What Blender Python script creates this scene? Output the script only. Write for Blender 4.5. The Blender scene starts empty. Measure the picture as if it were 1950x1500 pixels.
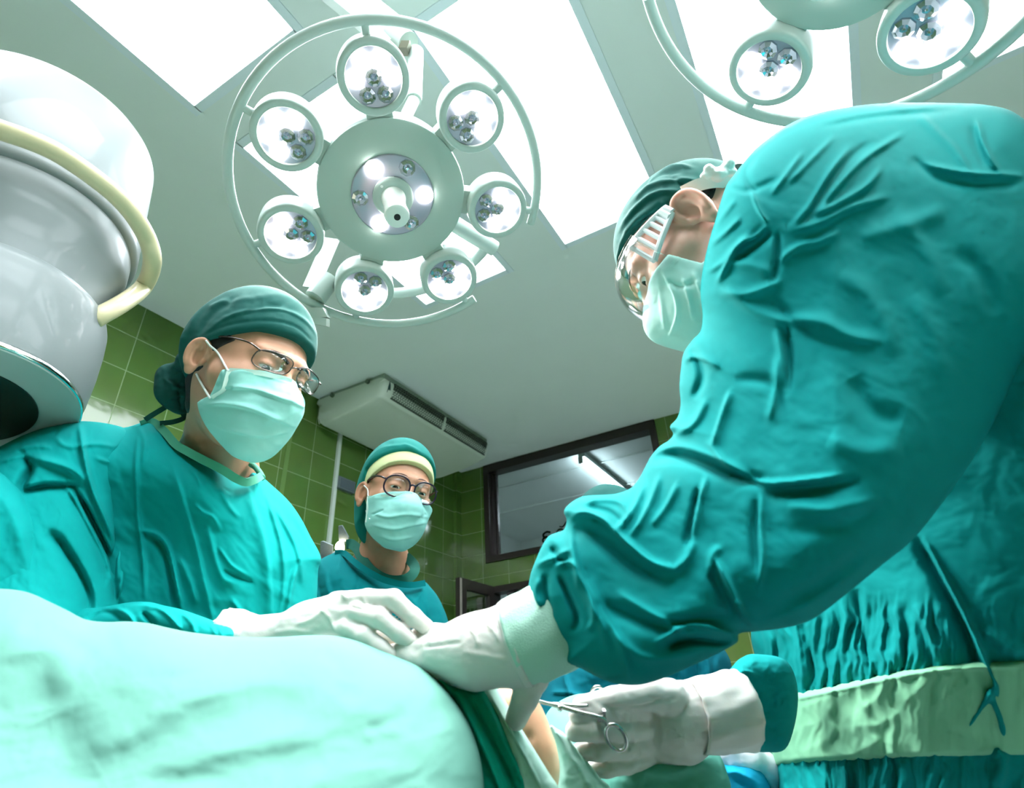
import bpy, math, random
import numpy as np
from mathutils import Matrix, Vector
random.seed(7); RNG=np.random.default_rng(7)
SC=bpy.context.scene
COL=SC.collection
# ------------------------------------------------------------------ camera
F=1094.3                                   # focal length in pixels of the 1950-wide frame
def _axes(pitch,yaw,roll):
    cp,sp=math.cos(pitch),math.sin(pitch);cy,sy=math.cos(yaw),math.sin(yaw);cr,sr=math.cos(roll),math.sin(roll)
    Rz=np.array([[cy,-sy,0],[sy,cy,0],[0,0,1]])
    fw,rt,up=Rz@np.array([0,cp,sp]),Rz@np.array([1.,0,0]),Rz@np.array([0,-sp,cp])
    rt,up=cr*rt+sr*up,-sr*rt+cr*up
    return rt,up,fw
RT,UP,FW=_axes(0.51521306,0.49245903,-0.05925744)
CP=np.array([0,0,1.0])
MC=np.array([RT,-UP,FW])
cam=bpy.data.cameras.new('camera');co=bpy.data.objects.new('camera',cam);COL.objects.link(co)
cam.sensor_width=36;cam.lens=F/1950*36;cam.clip_start=.02
m=Matrix.Identity(4)
for i in range(3):
    m[i][0]=RT[i];m[i][1]=UP[i];m[i][2]=-FW[i];m[i][3]=CP[i]
co.matrix_world=m
SC.camera=co
def at(px,py,d): return CP+d*(MC.T@np.array([(px-975)/F,(py-750)/F,1.0]))
def ats(P): return np.array([at(*p) for p in P])
def unproj(px,py,d):
    r=np.stack([(px-975)/F*d,(py-750)/F*d,d],-1)
    return r@MC+CP
def proj(V):
    q=(np.asarray(V)-CP)@MC.T
    return 975+F*q[...,0]/q[...,2],750+F*q[...,1]/q[...,2],q[...,2]
def ray(px,py): return MC.T@np.array([(px-975)/F,(py-750)/F,1.0])
def atp(px,py,ax,val):
    r=ray(px,py);return CP+r*(val-CP[ax])/r[ax]
# ------------------------------------------------------------------ colour and materials
def lin(r,g,b):
    f=lambda c:(c/255/12.92 if c/255<=.04045 else ((c/255+.055)/1.055)**2.4)
    return (f(r),f(g),f(b),1)
def mat(name,col,rough=.5,metal=0,spec=.5,noise=0,nscale=20,bump=0,bscale=200,emit=None,estr=0,trans=0,sss=0,sheen=0,coat=0,alpha=1,ior=1.45,weave=0):
    M=bpy.data.materials.new(name);M.use_nodes=True;nt=M.node_tree;b=nt.nodes['Principled BSDF']
    c=lin(*col) if len(col)==3 else col
    b.inputs['Base Color'].default_value=c;b.inputs['Roughness'].default_value=rough;b.inputs['Metallic'].default_value=metal
    b.inputs['Specular IOR Level'].default_value=spec;b.inputs['IOR'].default_value=ior
    b.inputs['Transmission Weight'].default_value=trans;b.inputs['Alpha'].default_value=alpha
    b.inputs['Coat Weight'].default_value=coat
    if sss: b.inputs['Subsurface Weight'].default_value=sss;b.inputs['Subsurface Radius'].default_value=(.012,.005,.003);b.inputs['Subsurface Scale'].default_value=1
    if sheen: b.inputs['Sheen Weight'].default_value=sheen
    if emit: b.inputs['Emission Color'].default_value=lin(*emit);b.inputs['Emission Strength'].default_value=estr
    if noise or bump or weave:
        tc=nt.nodes.new('ShaderNodeTexCoord')
    if noise:
        n=nt.nodes.new('ShaderNodeTexNoise');n.inputs['Scale'].default_value=nscale;n.inputs['Detail'].default_value=5
        nt.links.new(tc.outputs['Object'],n.inputs['Vector'])
        mx=nt.nodes.new('ShaderNodeMixRGB');mx.inputs['Color1'].default_value=tuple(x*(1-noise) for x in c[:3])+(1,);mx.inputs['Color2'].default_value=tuple(min(1,x*(1+noise)) for x in c[:3])+(1,)
        nt.links.new(n.outputs['Fac'],mx.inputs['Fac']);nt.links.new(mx.outputs['Color'],b.inputs['Base Color'])
    if bump:
        n2=nt.nodes.new('ShaderNodeTexNoise');n2.inputs['Scale'].default_value=bscale;n2.inputs['Detail'].default_value=4
        nt.links.new(tc.outputs['Object'],n2.inputs['Vector'])
        bp=nt.nodes.new('ShaderNodeBump');bp.inputs['Strength'].default_value=bump;bp.inputs['Distance'].default_value=.002
        nt.links.new(n2.outputs['Fac'],bp.inputs['Height']);nt.links.new(bp.outputs['Normal'],b.inputs['Normal'])
    return M
def clear_mat(name,rough=.02,tint=(1,1,1,1),refl=1.0):
    M=bpy.data.materials.new(name);M.use_nodes=True;nt=M.node_tree;nt.nodes.remove(nt.nodes['Principled BSDF']);out=nt.nodes['Material Output']
    t=nt.nodes.new('ShaderNodeBsdfTransparent');t.inputs[0].default_value=tint
    g=nt.nodes.new('ShaderNodeBsdfGlossy');g.inputs['Roughness'].default_value=rough
    fr=nt.nodes.new('ShaderNodeFresnel');fr.inputs[0].default_value=1.45
    mu=nt.nodes.new('ShaderNodeMath');mu.operation='MULTIPLY';mu.inputs[1].default_value=refl
    mx=nt.nodes.new('ShaderNodeMixShader');nt.links.new(fr.outputs[0],mu.inputs[0]);nt.links.new(mu.outputs[0],mx.inputs[0]);nt.links.new(t.outputs[0],mx.inputs[1]);nt.links.new(g.outputs[0],mx.inputs[2]);nt.links.new(mx.outputs[0],out.inputs[0])
    return M
def tile_mat(name,ax,off,w,h,c1,c2,grout,rough=.12):
    M=bpy.data.materials.new(name);M.use_nodes=True;nt=M.node_tree;b=nt.nodes['Principled BSDF']
    tc=nt.nodes.new('ShaderNodeTexCoord');sp=nt.nodes.new('ShaderNodeSeparateXYZ');cb=nt.nodes.new('ShaderNodeCombineXYZ')
    nt.links.new(tc.outputs['Object'],sp.inputs[0])
    for i,(s,o) in enumerate(((ax,off[0]),(2,off[1]))):
        a=nt.nodes.new('ShaderNodeMath');a.operation='ADD';a.inputs[1].default_value=o
        nt.links.new(sp.outputs[s],a.inputs[0]);nt.links.new(a.outputs[0],cb.inputs[i])
    br=nt.nodes.new('ShaderNodeTexBrick');br.offset=0;br.squash=1
    br.inputs['Scale'].default_value=1;br.inputs['Brick Width'].default_value=w;br.inputs['Row Height'].default_value=h
    br.inputs['Mortar Size'].default_value=.0022;br.inputs['Mortar Smooth'].default_value=.1;br.inputs['Bias'].default_value=0
    br.inputs['Color1'].default_value=lin(*c1);br.inputs['Color2'].default_value=lin(*c2);br.inputs['Mortar'].default_value=lin(*grout)
    nt.links.new(cb.outputs[0],br.inputs['Vector'])
    n=nt.nodes.new('ShaderNodeTexNoise');n.inputs['Scale'].default_value=6;n.inputs['Detail'].default_value=4
    nt.links.new(tc.outputs['Object'],n.inputs['Vector'])
    mx=nt.nodes.new('ShaderNodeMixRGB');mx.blend_type='MULTIPLY';mx.inputs['Fac'].default_value=.25
    nt.links.new(br.outputs['Color'],mx.inputs['Color1']);nt.links.new(n.outputs['Color'],mx.inputs['Color2'])
    nt.links.new(mx.outputs['Color'],b.inputs['Base Color'])
    bp=nt.nodes.new('ShaderNodeBump');bp.inputs['Strength'].default_value=.4;bp.inputs['Distance'].default_value=-.002
    nt.links.new(br.outputs['Fac'],bp.inputs['Height'])
    n3=nt.nodes.new('ShaderNodeTexNoise');n3.inputs['Scale'].default_value=9;nt.links.new(tc.outputs['Object'],n3.inputs['Vector'])
    bp2=nt.nodes.new('ShaderNodeBump');bp2.inputs['Strength'].default_value=.12;bp2.inputs['Distance'].default_value=.01
    nt.links.new(n3.outputs['Fac'],bp2.inputs['Height']);nt.links.new(bp.outputs['Normal'],bp2.inputs['Normal'])
    nt.links.new(bp2.outputs['Normal'],b.inputs['Normal'])
    mr=nt.nodes.new('ShaderNodeMath');mr.operation='MULTIPLY_ADD';mr.inputs[1].default_value=.5;mr.inputs[2].default_value=rough
    nt.links.new(br.outputs['Fac'],mr.inputs[0]);nt.links.new(mr.outputs[0],b.inputs['Roughness'])
    return M
# ------------------------------------------------------------------ objects
OFF={}
def empty(name,loc,label,cat,group=None,kind=None):
    o=bpy.data.objects.new(name,None);COL.objects.link(o);o.location=[float(x) for x in loc];o.empty_display_size=.05
    OFF[o.name]=np.array(loc,float);return tag(o,label,cat,group,kind)
def tag(o,label=None,cat=None,group=None,kind=None):
    if label:o['label']=label
    if cat:o['category']=cat
    if group:o['group']=group
    if kind:o['kind']=kind
    return o
def mesh(name,V,Fc,mats,parent=None,smooth=True,auto=None,loc=None,label=None):
    V=np.asarray(V,float)
    off=OFF[parent.name] if parent is not None else (np.zeros(3) if loc is None else np.array(loc,float))
    me=bpy.data.meshes.new(name);me.from_pydata((V-off).tolist(),[],Fc if isinstance(Fc,list) else Fc.tolist())
    if not isinstance(mats,(list,tuple)):mats=[mats]
    for x in mats: me.materials.append(x)
    o=bpy.data.objects.new(name,me);COL.objects.link(o)
    if parent is not None:o.parent=parent
    else:o.location=off.tolist()
    OFF[o.name]=off
    if smooth:
        me.polygons.foreach_set('use_smooth',[True]*len(me.polygons))
        if auto is not None: me.set_sharp_from_angle(angle=math.radians(auto))
    if label:o['label']=label
    return o
class MB:
    """collects simple shapes into one mesh"""
    def __init__(s): s.V=[];s.F=[]
    def add(s,V,Fc):
        n=len(s.V);s.V+= [tuple(map(float,v)) for v in V];s.F+=[[i+n for i in f] for f in (Fc if isinstance(Fc,list) else Fc.tolist())];return s
    def box(s,c,x,y,z):   # centre and three half-vectors
        c,x,y,z=[np.array(q,float) for q in (c,x,y,z)]
        V=[c+i*x+j*y+k*z for i in(-1,1) for j in(-1,1) for k in(-1,1)]
        return s.add(V,[[0,1,3,2],[4,6,7,5],[0,4,5,1],[2,3,7,6],[0,2,6,4],[1,5,7,3]])
    def aabb(s,a,b):
        a,b=np.minimum(a,b),np.maximum(a,b);c=(np.array(a)+b)/2;h=(np.array(b)-a)/2
        return s.box(c,(h[0],0,0),(0,h[1],0),(0,0,h[2]))
    def tube(s,P,r,n=12,closed=False,cap=True):
        V,Fc=tube(P,r,n,closed,cap);return s.add(V,Fc)
    def disc_stack(s,c,ax,prof,n=48,cap0=True,cap1=True):
        V,Fc=lathe(c,ax,prof,n,cap0,cap1);return s.add(V,Fc)
    def build(s,name,mats,parent=None,smooth=True,auto=40,loc=None,label=None):
        return mesh(name,s.V,s.F,mats,parent,smooth,auto,loc,label)
def frame_of(n):
    n=np.array(n,float);n/=np.linalg.norm(n)
    u=np.cross([0,1,0],n)
    if np.linalg.norm(u)<1e-3:u=np.cross([1,0,0],n)
    u/=np.linalg.norm(u);return n,u,np.cross(n,u)
def lathe(c,ax,prof,n=48,cap0=True,cap1=True):
    """rings (radius, distance along axis)"""
    a,u,v=frame_of(ax);c=np.array(c,float);V=[];Fc=[]
    t=np.linspace(0,2*np.pi,n,endpoint=False)
    for r,h in prof:
        V+=list(c+a*h+r*(np.cos(t)[:,None]*u+np.sin(t)[:,None]*v))
    for k in range(len(prof)-1):
        for i in range(n):
            j=(i+1)%n;Fc.append([k*n+i,k*n+j,(k+1)*n+j,(k+1)*n+i])
    if cap0:Fc.append(list(range(n))[::-1])
    if cap1:Fc.append([(len(prof)-1)*n+i for i in range(n)])
    return V,Fc
def tube(P,r,n=12,closed=False,cap=True,flat=None):
    P=np.array(P,float);m=len(P)
    r=np.full(m,r) if np.isscalar(r) else np.array(r,float)
    T=np.zeros_like(P)
    for i in range(m):
        a=P[(i+1)%m] if (closed or i<m-1) else P[i];b=P[i-1] if (closed or i>0) else P[i]
        T[i]=(a-b)/max(1e-9,np.linalg.norm(a-b))
    x=np.cross(T[0],[0,0,1.])
    if np.linalg.norm(x)<.1:x=np.cross(T[0],[1.,0,0])
    x/=np.linalg.norm(x);V=[];Fc=[]
    t=np.linspace(0,2*np.pi,n,endpoint=False)
    for i in range(m):
        x=x-T[i]*(x@T[i]);x/=np.linalg.norm(x);y=np.cross(T[i],x)
        V+=list(P[i]+r[i]*(np.cos(t)[:,None]*x+np.sin(t)[:,None]*y*(flat or 1)))
    for k in range(m if closed else m-1):
        for i in range(n):
            j=(i+1)%n;k2=(k+1)%m;Fc.append([k*n+i,k*n+j,k2*n+j,k2*n+i])
    if cap and not closed:
        Fc.append(list(range(n))[::-1]);Fc.append([(m-1)*n+i for i in range(n)])
    return V,Fc
def spline(P,n=8,closed=False):
    """Catmull-Rom through the points"""
    P=np.array(P,float);m=len(P);out=[]
    for i in range(m if closed else m-1):
        p0=P[(i-1)%m] if (closed or i>0) else 2*P[0]-P[1]
        p1=P[i];p2=P[(i+1)%m];p3=P[(i+2)%m] if (closed or i<m-2) else 2*P[-1]-P[-2]
        for t in np.arange(n)/n:
            out.append(.5*((2*p1)+(-p0+p2)*t+(2*p0-5*p1+4*p2-p3)*t*t+(-p0+3*p1-3*p2+p3)*t**3))
    if not closed:out.append(P[-1])
    return np.array(out)
# ------------------------------------------------------------------ numpy noise
_perm=RNG.permutation(512)
_grad=RNG.normal(size=(512,3));_grad/=np.linalg.norm(_grad,axis=1)[:,None]
def noise3(P):
    P=np.asarray(P,float);I=np.floor(P).astype(int);f=P-I;w=f*f*f*(f*(f*6-15)+10);out=0
    for dx in(0,1):
        for dy in(0,1):
            for dz in(0,1):
                h=_perm[(I[...,0]+dx)&511];h=_perm[(h+I[...,1]+dy)&511];h=_perm[(h+I[...,2]+dz)&511]
                g=_grad[h];d=(g[...,0]*(f[...,0]-dx)+g[...,1]*(f[...,1]-dy)+g[...,2]*(f[...,2]-dz))
                out=out+d*(w[...,0] if dx else 1-w[...,0])*(w[...,1] if dy else 1-w[...,1])*(w[...,2] if dz else 1-w[...,2])
    return out
def noise2(x,y,z=0.): return noise3(np.stack([x,y,np.full_like(x,z)],-1))
def ridged(x,y,z=0.): return 1-np.abs(noise2(x,y,z))*2.2
def sst(a,b,x):
    t=np.clip((x-a)/(b-a),0,1);return t*t*(3-2*t)
# ------------------------------------------------------------------ signed-distance modelling
def sd_cone(P,a,b,ra,rb):
    a=np.array(a,float);b=np.array(b,float);ab=b-a;L=max(1e-12,ab@ab)
    t=np.clip(((P-a)@ab)/L,0,1)
    return np.linalg.norm(P-a-t[...,None]*ab,axis=-1)-(ra+(rb-ra)*t)
def sd_ell(P,c,r,Rm=None):
    q=P-np.array(c,float)
    if Rm is not None:q=q@Rm      # columns of Rm are the ellipsoid axes
    r=np.array(r,float);k0=np.linalg.norm(q/r,axis=-1);k1=np.linalg.norm(q/(r*r),axis=-1)
    return k0*(k0-1)/np.maximum(k1,1e-9)
def sd_box(P,c,h,rd,Rm=None):
    q=P-np.array(c,float)
    if Rm is not None:q=q@Rm
    q=np.abs(q)-(np.array(h,float)-rd)
    return np.linalg.norm(np.maximum(q,0),axis=-1)+np.minimum(q.max(-1),0)-rd
def smin(a,b,k):
    h=np.clip(.5+.5*(b-a)/k,0,1);return b+(a-b)*h-k*h*(1-h)
def smax(a,b,k): return -smin(-a,-b,k)
def nets(fn,lo,hi,h,cull=5):
    """naive surface nets of fn over a box, evaluated only in blocks near the surface"""
    lo=np.array(lo,float);n=(np.ceil((np.array(hi)-lo)/h/cull).astype(int))*cull+1
    cn=(n-1)//cull
    cx=[lo[i]+(np.arange(cn[i])+.5)*h*cull for i in range(3)]
    CC=np.stack(np.meshgrid(*cx,indexing='ij'),-1).reshape(-1,3)
    cf=np.concatenate([fn(c) for c in np.array_split(CC,max(1,len(CC)//200000))])
    near=(np.abs(cf)<h*cull*1.25).reshape(cn)
    G=np.repeat(np.repeat(np.repeat(cf.reshape(cn),cull,0),cull,1),cull,2)
    Fv=np.pad(G,((0,1),)*3,mode='edge').astype(np.float32)
    need=np.zeros(n,bool)
    b=np.repeat(np.repeat(np.repeat(near,cull,0),cull,1),cull,2)
    for dx in(0,1):
        for dy in(0,1):
            for dz in(0,1): need[dx:n[0]-1+dx,dy:n[1]-1+dy,dz:n[2]-1+dz]|=b
    idx=np.argwhere(need);pts=lo+idx*h
    val=np.concatenate([fn(c) for c in np.array_split(pts,max(1,len(pts)//150000))])
    Fv[idx[:,0],idx[:,1],idx[:,2]]=val
    S=Fv<0
    acc=np.zeros(tuple(n-1)+(3,),np.float32);cnt=np.zeros(tuple(n-1),np.float32)
    for ax in range(3):
        o=[i for i in range(3) if i!=ax]
        sl0=[slice(None)]*3;sl1=[slice(None)]*3;sl0[ax]=slice(0,-1);sl1[ax]=slice(1,None)
        A,B=Fv[tuple(sl0)],Fv[tuple(sl1)];cr=(A<0)!=(B<0)
        t=np.where(cr,A/np.where(A-B==0,1,A-B),0)
        for i in(0,1):
            for j in(0,1):
                s=[slice(None)]*3
                s[o[0]]=slice(i,n[o[0]]-1+i);s[o[1]]=slice(j,n[o[1]]-1+j)
                c=cr[tuple(s)];tt=t[tuple(s)]
                cnt+=c;acc[...,ax]+=np.where(c,tt,0);acc[...,o[0]]+=c*i;acc[...,o[1]]+=c*j
    mask=cnt>0;ci=np.argwhere(mask);vid=np.full(tuple(n-1),-1,int);vid[mask]=np.arange(len(ci))
    V=lo+(ci+acc[mask]/cnt[mask][:,None])*h
    Q=[]
    for ax in range(3):
        o=[(ax+1)%3,(ax+2)%3]
        sl0=[slice(None)]*3;sl1=[slice(None)]*3;sl0[ax]=slice(0,-1);sl1[ax]=slice(1,None)
        A,B=S[tuple(sl0)],S[tuple(sl1)]
        e=np.argwhere(A!=B);e=e[(e[:,o[0]]>0)&(e[:,o[1]]>0)&(e[:,o[0]]<n[o[0]]-1)&(e[:,o[1]]<n[o[1]]-1)]
        ins=A[e[:,0],e[:,1],e[:,2]]
        def vv(i,j):
            q=e.copy();q[:,o[0]]-=i;q[:,o[1]]-=j;return vid[q[:,0],q[:,1],q[:,2]]
        q=np.stack([vv(1,1),vv(0,1),vv(0,0),vv(1,0)],1)
        q[~ins]=q[~ins][:,::-1];Q.append(q)
    Q=np.concatenate(Q);Q=Q[(Q>=0).all(1)]
    return V,Q
def vnormals(V,Q):
    n=np.cross(V[Q[:,2]]-V[Q[:,0]],V[Q[:,3]]-V[Q[:,1]]);N=np.zeros_like(V)
    for k in range(4):np.add.at(N,Q[:,k],n)
    return N/np.maximum(np.linalg.norm(N,axis=1),1e-12)[:,None]
def relax(V,Q,it=2,lam=.5):
    """Laplacian smoothing"""
    E=np.concatenate([Q[:,[0,1]],Q[:,[1,2]],Q[:,[2,3]],Q[:,[3,0]]]);V=V.copy()
    d=np.bincount(E[:,0],minlength=len(V))+np.bincount(E[:,1],minlength=len(V))
    for _ in range(it):
        s=np.zeros_like(V)
        np.add.at(s,E[:,0],V[E[:,1]]);np.add.at(s,E[:,1],V[E[:,0]])
        V+=lam*(s/np.maximum(d,1)[:,None]-V)
    return V
# ------------------------------------------------------------------ cloth folds drawn as strokes (frame coordinates), raised on real geometry
def stroke_field(x,y,strokes):
    """height in metres; stroke = (points, width px, height m[, width on the right side px])"""
    H=np.zeros_like(x)
    for s in strokes:
        P=spline(s[0],5);w=s[1];hh=s[2];w2=s[3] if len(s)>3 else w
        pad=3*max(w,w2);k=np.where((x>P[:,0].min()-pad)&(x<P[:,0].max()+pad)&(y>P[:,1].min()-pad)&(y<P[:,1].max()+pad))[0]
        if not len(k):continue
        xx,yy=x[k],y[k];best=np.full(len(k),1e9);sg=np.zeros(len(k));tt=np.zeros(len(k))
        L=np.concatenate([[0],np.cumsum(np.hypot(*np.diff(P,axis=0).T))])
        for i in range(len(P)-1):
            a=P[i];b=P[i+1];ab=b-a;l2=ab@ab+1e-9
            t=np.clip(((xx-a[0])*ab[0]+(yy-a[1])*ab[1])/l2,0,1)
            dx=xx-a[0]-t*ab[0];dy=yy-a[1]-t*ab[1];d=np.hypot(dx,dy);u=d<best
            best=np.where(u,d,best);sg=np.where(u,ab[0]*dy-ab[1]*dx,sg);tt=np.where(u,(L[i]+t*(L[i+1]-L[i]))/L[-1],tt)
        ww=np.where(sg>0,w2,w)
        e=np.clip(np.minimum(tt,1-tt)*4,0,1);e=e*(2-e)
        H[k]+=hh*(.15+.85*e)*np.exp(-(best/ww)**2)*np.where(best<3*ww,1,0)
    return H
def tps(ctrl):
    C=np.array(ctrl,float);X=C[:,:2]/500;n=len(C)
    def U(r2): return np.where(r2>0,r2*np.log(np.maximum(r2,1e-12)),0)
    K=U(((X[:,None]-X[None])**2).sum(-1))+np.eye(n)*1e-3
    Pm=np.c_[np.ones(n),X];A=np.block([[K,Pm],[Pm.T,np.zeros((3,3))]])
    w=np.linalg.solve(A,np.concatenate([C[:,2],np.zeros(3)]))
    def f(x,y):
        q=np.stack([x,y],-1)/500
        return U(((q[:,None]-X[None])**2).sum(-1))@w[:n]+w[n]+q@w[n+1:]
    return f
def inside(x,y,P):
    r=np.zeros(len(x),bool);n=len(P)
    for i in range(n):
        x1,y1=P[i];x2,y2=P[(i+1)%n]
        c=((y1>y)!=(y2>y));r^=c&(x<(x2-x1)*(y-y1)/((y2-y1) if y2!=y1 else 1e-9)+x1)
    return r
def near_poly(x,y,P):
    best=np.full(len(x),1e18);bx=np.zeros(len(x));by=np.zeros(len(x))
    for i in range(len(P)):
        a=P[i];b=P[(i+1)%len(P)];ab=b-a;l2=ab@ab+1e-9
        t=np.clip(((x-a[0])*ab[0]+(y-a[1])*ab[1])/l2,0,1)
        qx=a[0]+t*ab[0];qy=a[1]+t*ab[1];d=(x-qx)**2+(y-qy)**2;u=d<best
        best=np.where(u,d,best);bx=np.where(u,qx,bx);by=np.where(u,qy,by)
    return np.sqrt(best),bx,by
def body_of(outline,ctrl,thick,W,step=4,strokes=(),extra=None,back=1.,sm=6,p=2.,limit=None):
    """a full, closed volume: an outline at its own distance (ctrl = x,y,depth), rounded to both sides to the
    thickness, with folds raised on the near side. Returns vertices, quads."""
    P=spline(outline,sm,True) if sm else np.array(outline,float)
    x0,y0=P.min(0)-step;x1,y1=P.max(0)+step
    nx=int((x1-x0)/step)+2;ny=int((y1-y0)/step)+2
    gx,gy=np.meshgrid(x0+np.arange(nx)*step,y0+np.arange(ny)*step,indexing='ij')
    x=gx.ravel();y=gy.ravel();ins=inside(x,y,P);d,bx,by=near_poly(x,y,P)
    ok=(ins|(d<.45*step)).reshape(nx,ny)
    cell=ok[:-1,:-1]&ok[1:,:-1]&ok[1:,1:]&ok[:-1,1:]
    used=np.zeros((nx,ny),bool);full=np.zeros((nx,ny),int)
    for i in(0,1):
        for j in(0,1):
            used[i:nx-1+i,j:ny-1+j]|=cell;full[i:nx-1+i,j:ny-1+j]+=cell
    bd=(used&(full<4)).ravel();us=used.ravel()
    x=np.where(bd,bx,x);y=np.where(bd,by,y);d=np.where(bd,0,np.where(ins,d,0))
    id0=np.full(nx*ny,-1);id0[us]=np.arange(us.sum());n0=us.sum()
    X,Y,D,B=x[us],y[us],d[us],bd[us]
    dep=tps(ctrl)(X,Y) if not callable(ctrl) else ctrl(X,Y)
    Wv=W(X,Y) if callable(W) else W
    Tv=thick(X,Y) if callable(thick) else thick
    t=np.clip(D/Wv,0,1);h=Tv*(1-(1-t)**p)**(1/p)
    fold=stroke_field(X,Y,strokes) if len(strokes) else 0
    if extra is not None: fold=fold+extra(X,Y)
    fold=fold*sst(0,10,D)
    front=dep-h-fold;bk=dep+h*back
    Vf=unproj(X,Y,front);Vb=unproj(X,Y,bk)
    inner=~B;id1=np.full(n0,-1);id1[inner]=n0+np.arange(inner.sum());id1[B]=np.where(B)[0]
    ci=np.argwhere(cell);g=lambda i,j:id0[(ci[:,0]+i)*ny+ci[:,1]+j]
    q=np.stack([g(0,0),g(0,1),g(1,1),g(1,0)],1)
    qb=id1[q][:,::-1]
    qb=qb[~(B[q].all(1))]
    V=np.concatenate([Vf,Vb[inner]]);Q=np.concatenate([q,qb])
    return V,Q
def push(V,Q,strokes=(),extra=None,dmin=0,dmax=9):
    """raise folds on the camera-facing side of a finished surface, along its normals"""
    N=vnormals(V,Q);x,y,d=proj(V);view=(V-CP)/np.linalg.norm(V-CP,axis=1)[:,None]
    f=np.clip(-(N*view).sum(1)*3,0,1)*(d>dmin)*(d<dmax)
    H=stroke_field(x,y,strokes) if len(strokes) else np.zeros(len(V))
    if extra is not None:H=H+extra(x,y)
    return V+N*(H*f)[:,None]
def join(parts):
    V=[];Q=[];n=0
    for v,q in parts:
        V.append(v);Q.append(q+n);n+=len(v)
    return np.concatenate(V),np.concatenate(Q)
# ================================================================== ROOM
H=3.05;XW=-2.8785;YW=4.2152;XR=2.6;YB=-2.4
m_ceil=mat('ceiling paint',(224,234,231),rough=.6,noise=.03,nscale=3)
m_floor=mat('floor',(204,214,214),rough=.3,noise=.08,nscale=8)
m_tl=tile_mat('tile left',1,(-.22+2.5,-.05+4),.25,.2,(84,118,54),(96,128,62),(150,176,128))
m_tf=tile_mat('tile far',0,(.39+5,-.05+4),.25,.2,(92,122,58),(102,128,64),(150,174,126))
m_wh=mat('white wall paint',(226,232,228),rough=.6)
m_grey=mat('neighbour room paint',(205,214,214),rough=.7)
m_trimw=mat('bluish trim',(222,234,240),rough=.45)
m_frame=mat('dark brown aluminium',(44,36,34),rough=.35,spec=.6)
m_frame2=mat('brown aluminium sliding rail',(86,80,82),rough=.25,metal=.6)
m_glass=clear_mat('pane glass',.02,(.95,.98,.97,1),.6)
m_panel=mat('ceiling panel diffuser',(255,255,255),emit=(240,248,255),estr=7.0)
def panel_holes(xs,ys,holes,z):
    V=[];Fc=[]
    for i in range(len(xs)-1):
        for j in range(len(ys)-1):
            cx=(xs[i]+xs[i+1])/2;cy=(ys[j]+ys[j+1])/2
            if any(a<cx<b and c<cy<d for a,b,c,d in holes):continue
            n=len(V);V+=[(xs[i],ys[j],z),(xs[i],ys[j+1],z),(xs[i+1],ys[j+1],z),(xs[i+1],ys[j],z)];Fc.append([n,n+1,n+2,n+3])
    return V,Fc
PX=[(-1.601,-1.076),(-.740,-.245),(.053,.560),(.86,1.37)]
PY=[(-.58,.620),(.826,2.028)]
holes=[(a,b,c,d) for a,b in PX for c,d in PY]
xs=sorted([XW-.1,XR]+[v for p in PX for v in p]);ys=sorted([YB,YW]+[v for p in PY for v in p])
V,Fc=panel_holes(xs,ys,holes,H)
# thickness above
n=len(V);V2=V+[(x,y,z+.1) for x,y,z in V];F2=Fc+[[i+n for i in f][::-1] for f in Fc]
tag(mesh('ceiling',V2,F2,m_ceil,smooth=False),kind='structure')
mb=MB().aabb((XW-.1,YB,-.1),(XR,YW+2.2,0));tag(mb.build('floor',m_floor,smooth=False),kind='structure')
mb=MB().aabb((XW-.12,YB,0),(XW,YW,H));tag(mb.build('wall_left',m_tl,smooth=False),kind='structure')
mb=MB().aabb((XR,YB,0),(XR+.12,YW,H));tag(mb.build('wall_right',m_tl,smooth=False),kind='structure')
mb=MB().aabb((XW-.12,YB-.12,0),(XR+.12,YB,H));tag(mb.build('wall_back',m_tf,smooth=False),kind='structure')
# far wall with the window and the door cut out
WX0,WX1,WZ0,WZ1=-2.60,-.975,2.165,3.045
DX0,DX1,DZ=-2.60,-1.30,1.965
mb=MB()
for a,b,c,d in ((XW-.12,WX0,0,H),(WX0,DX1,DZ,WZ0),(DX1,WX1,0,WZ0),(WX1,XR+.12,0,H),(WX0,WX1,WZ1,H)):
    mb.aabb((a,YW,c),(b,YW+.12,d))
tag(mb.build('wall_far',m_tf,smooth=False),kind='structure')
# small tiled pier in the corner
mb=MB().aabb((XW,YW-.085,0),(XW+.025,YW,H));tag(mb.build('trim_1',m_tl,smooth=False),kind='structure')
# white tile bead down the left wall
m_bead=mat('tile bead',(104,136,74),rough=.3)
mb=MB().aabb((XW,2.252,0),(XW+.004,2.284,H));tag(mb.build('trim_2',m_bead,smooth=False),kind='structure')
# neighbouring room behind the window
mb=MB().aabb((-3.6,YW+.12,H),(1.0,YW+2.6,H+.1));tag(mb.build('ceiling_corridor',m_grey,smooth=False),kind='structure')
mb=MB().aabb((-3.6,YW+2.5,0),(1.0,YW+2.6,H));mb.aabb((-3.7,YW+.12,0),(-3.6,YW+2.6,H));mb.aabb((1.0,YW+.12,0),(1.1,YW+2.6,H))
tag(mb.build('wall_corridor',m_grey,smooth=False),kind='structure')
mb=MB()
for y in (4.78,5.48): mb.aabb((-3.6,y,H-.012),(1.0,y+.02,H))
tag(mb.build('trim_3',mat('joint strips',(205,214,214),rough=.5),smooth=False),kind='structure')
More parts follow.
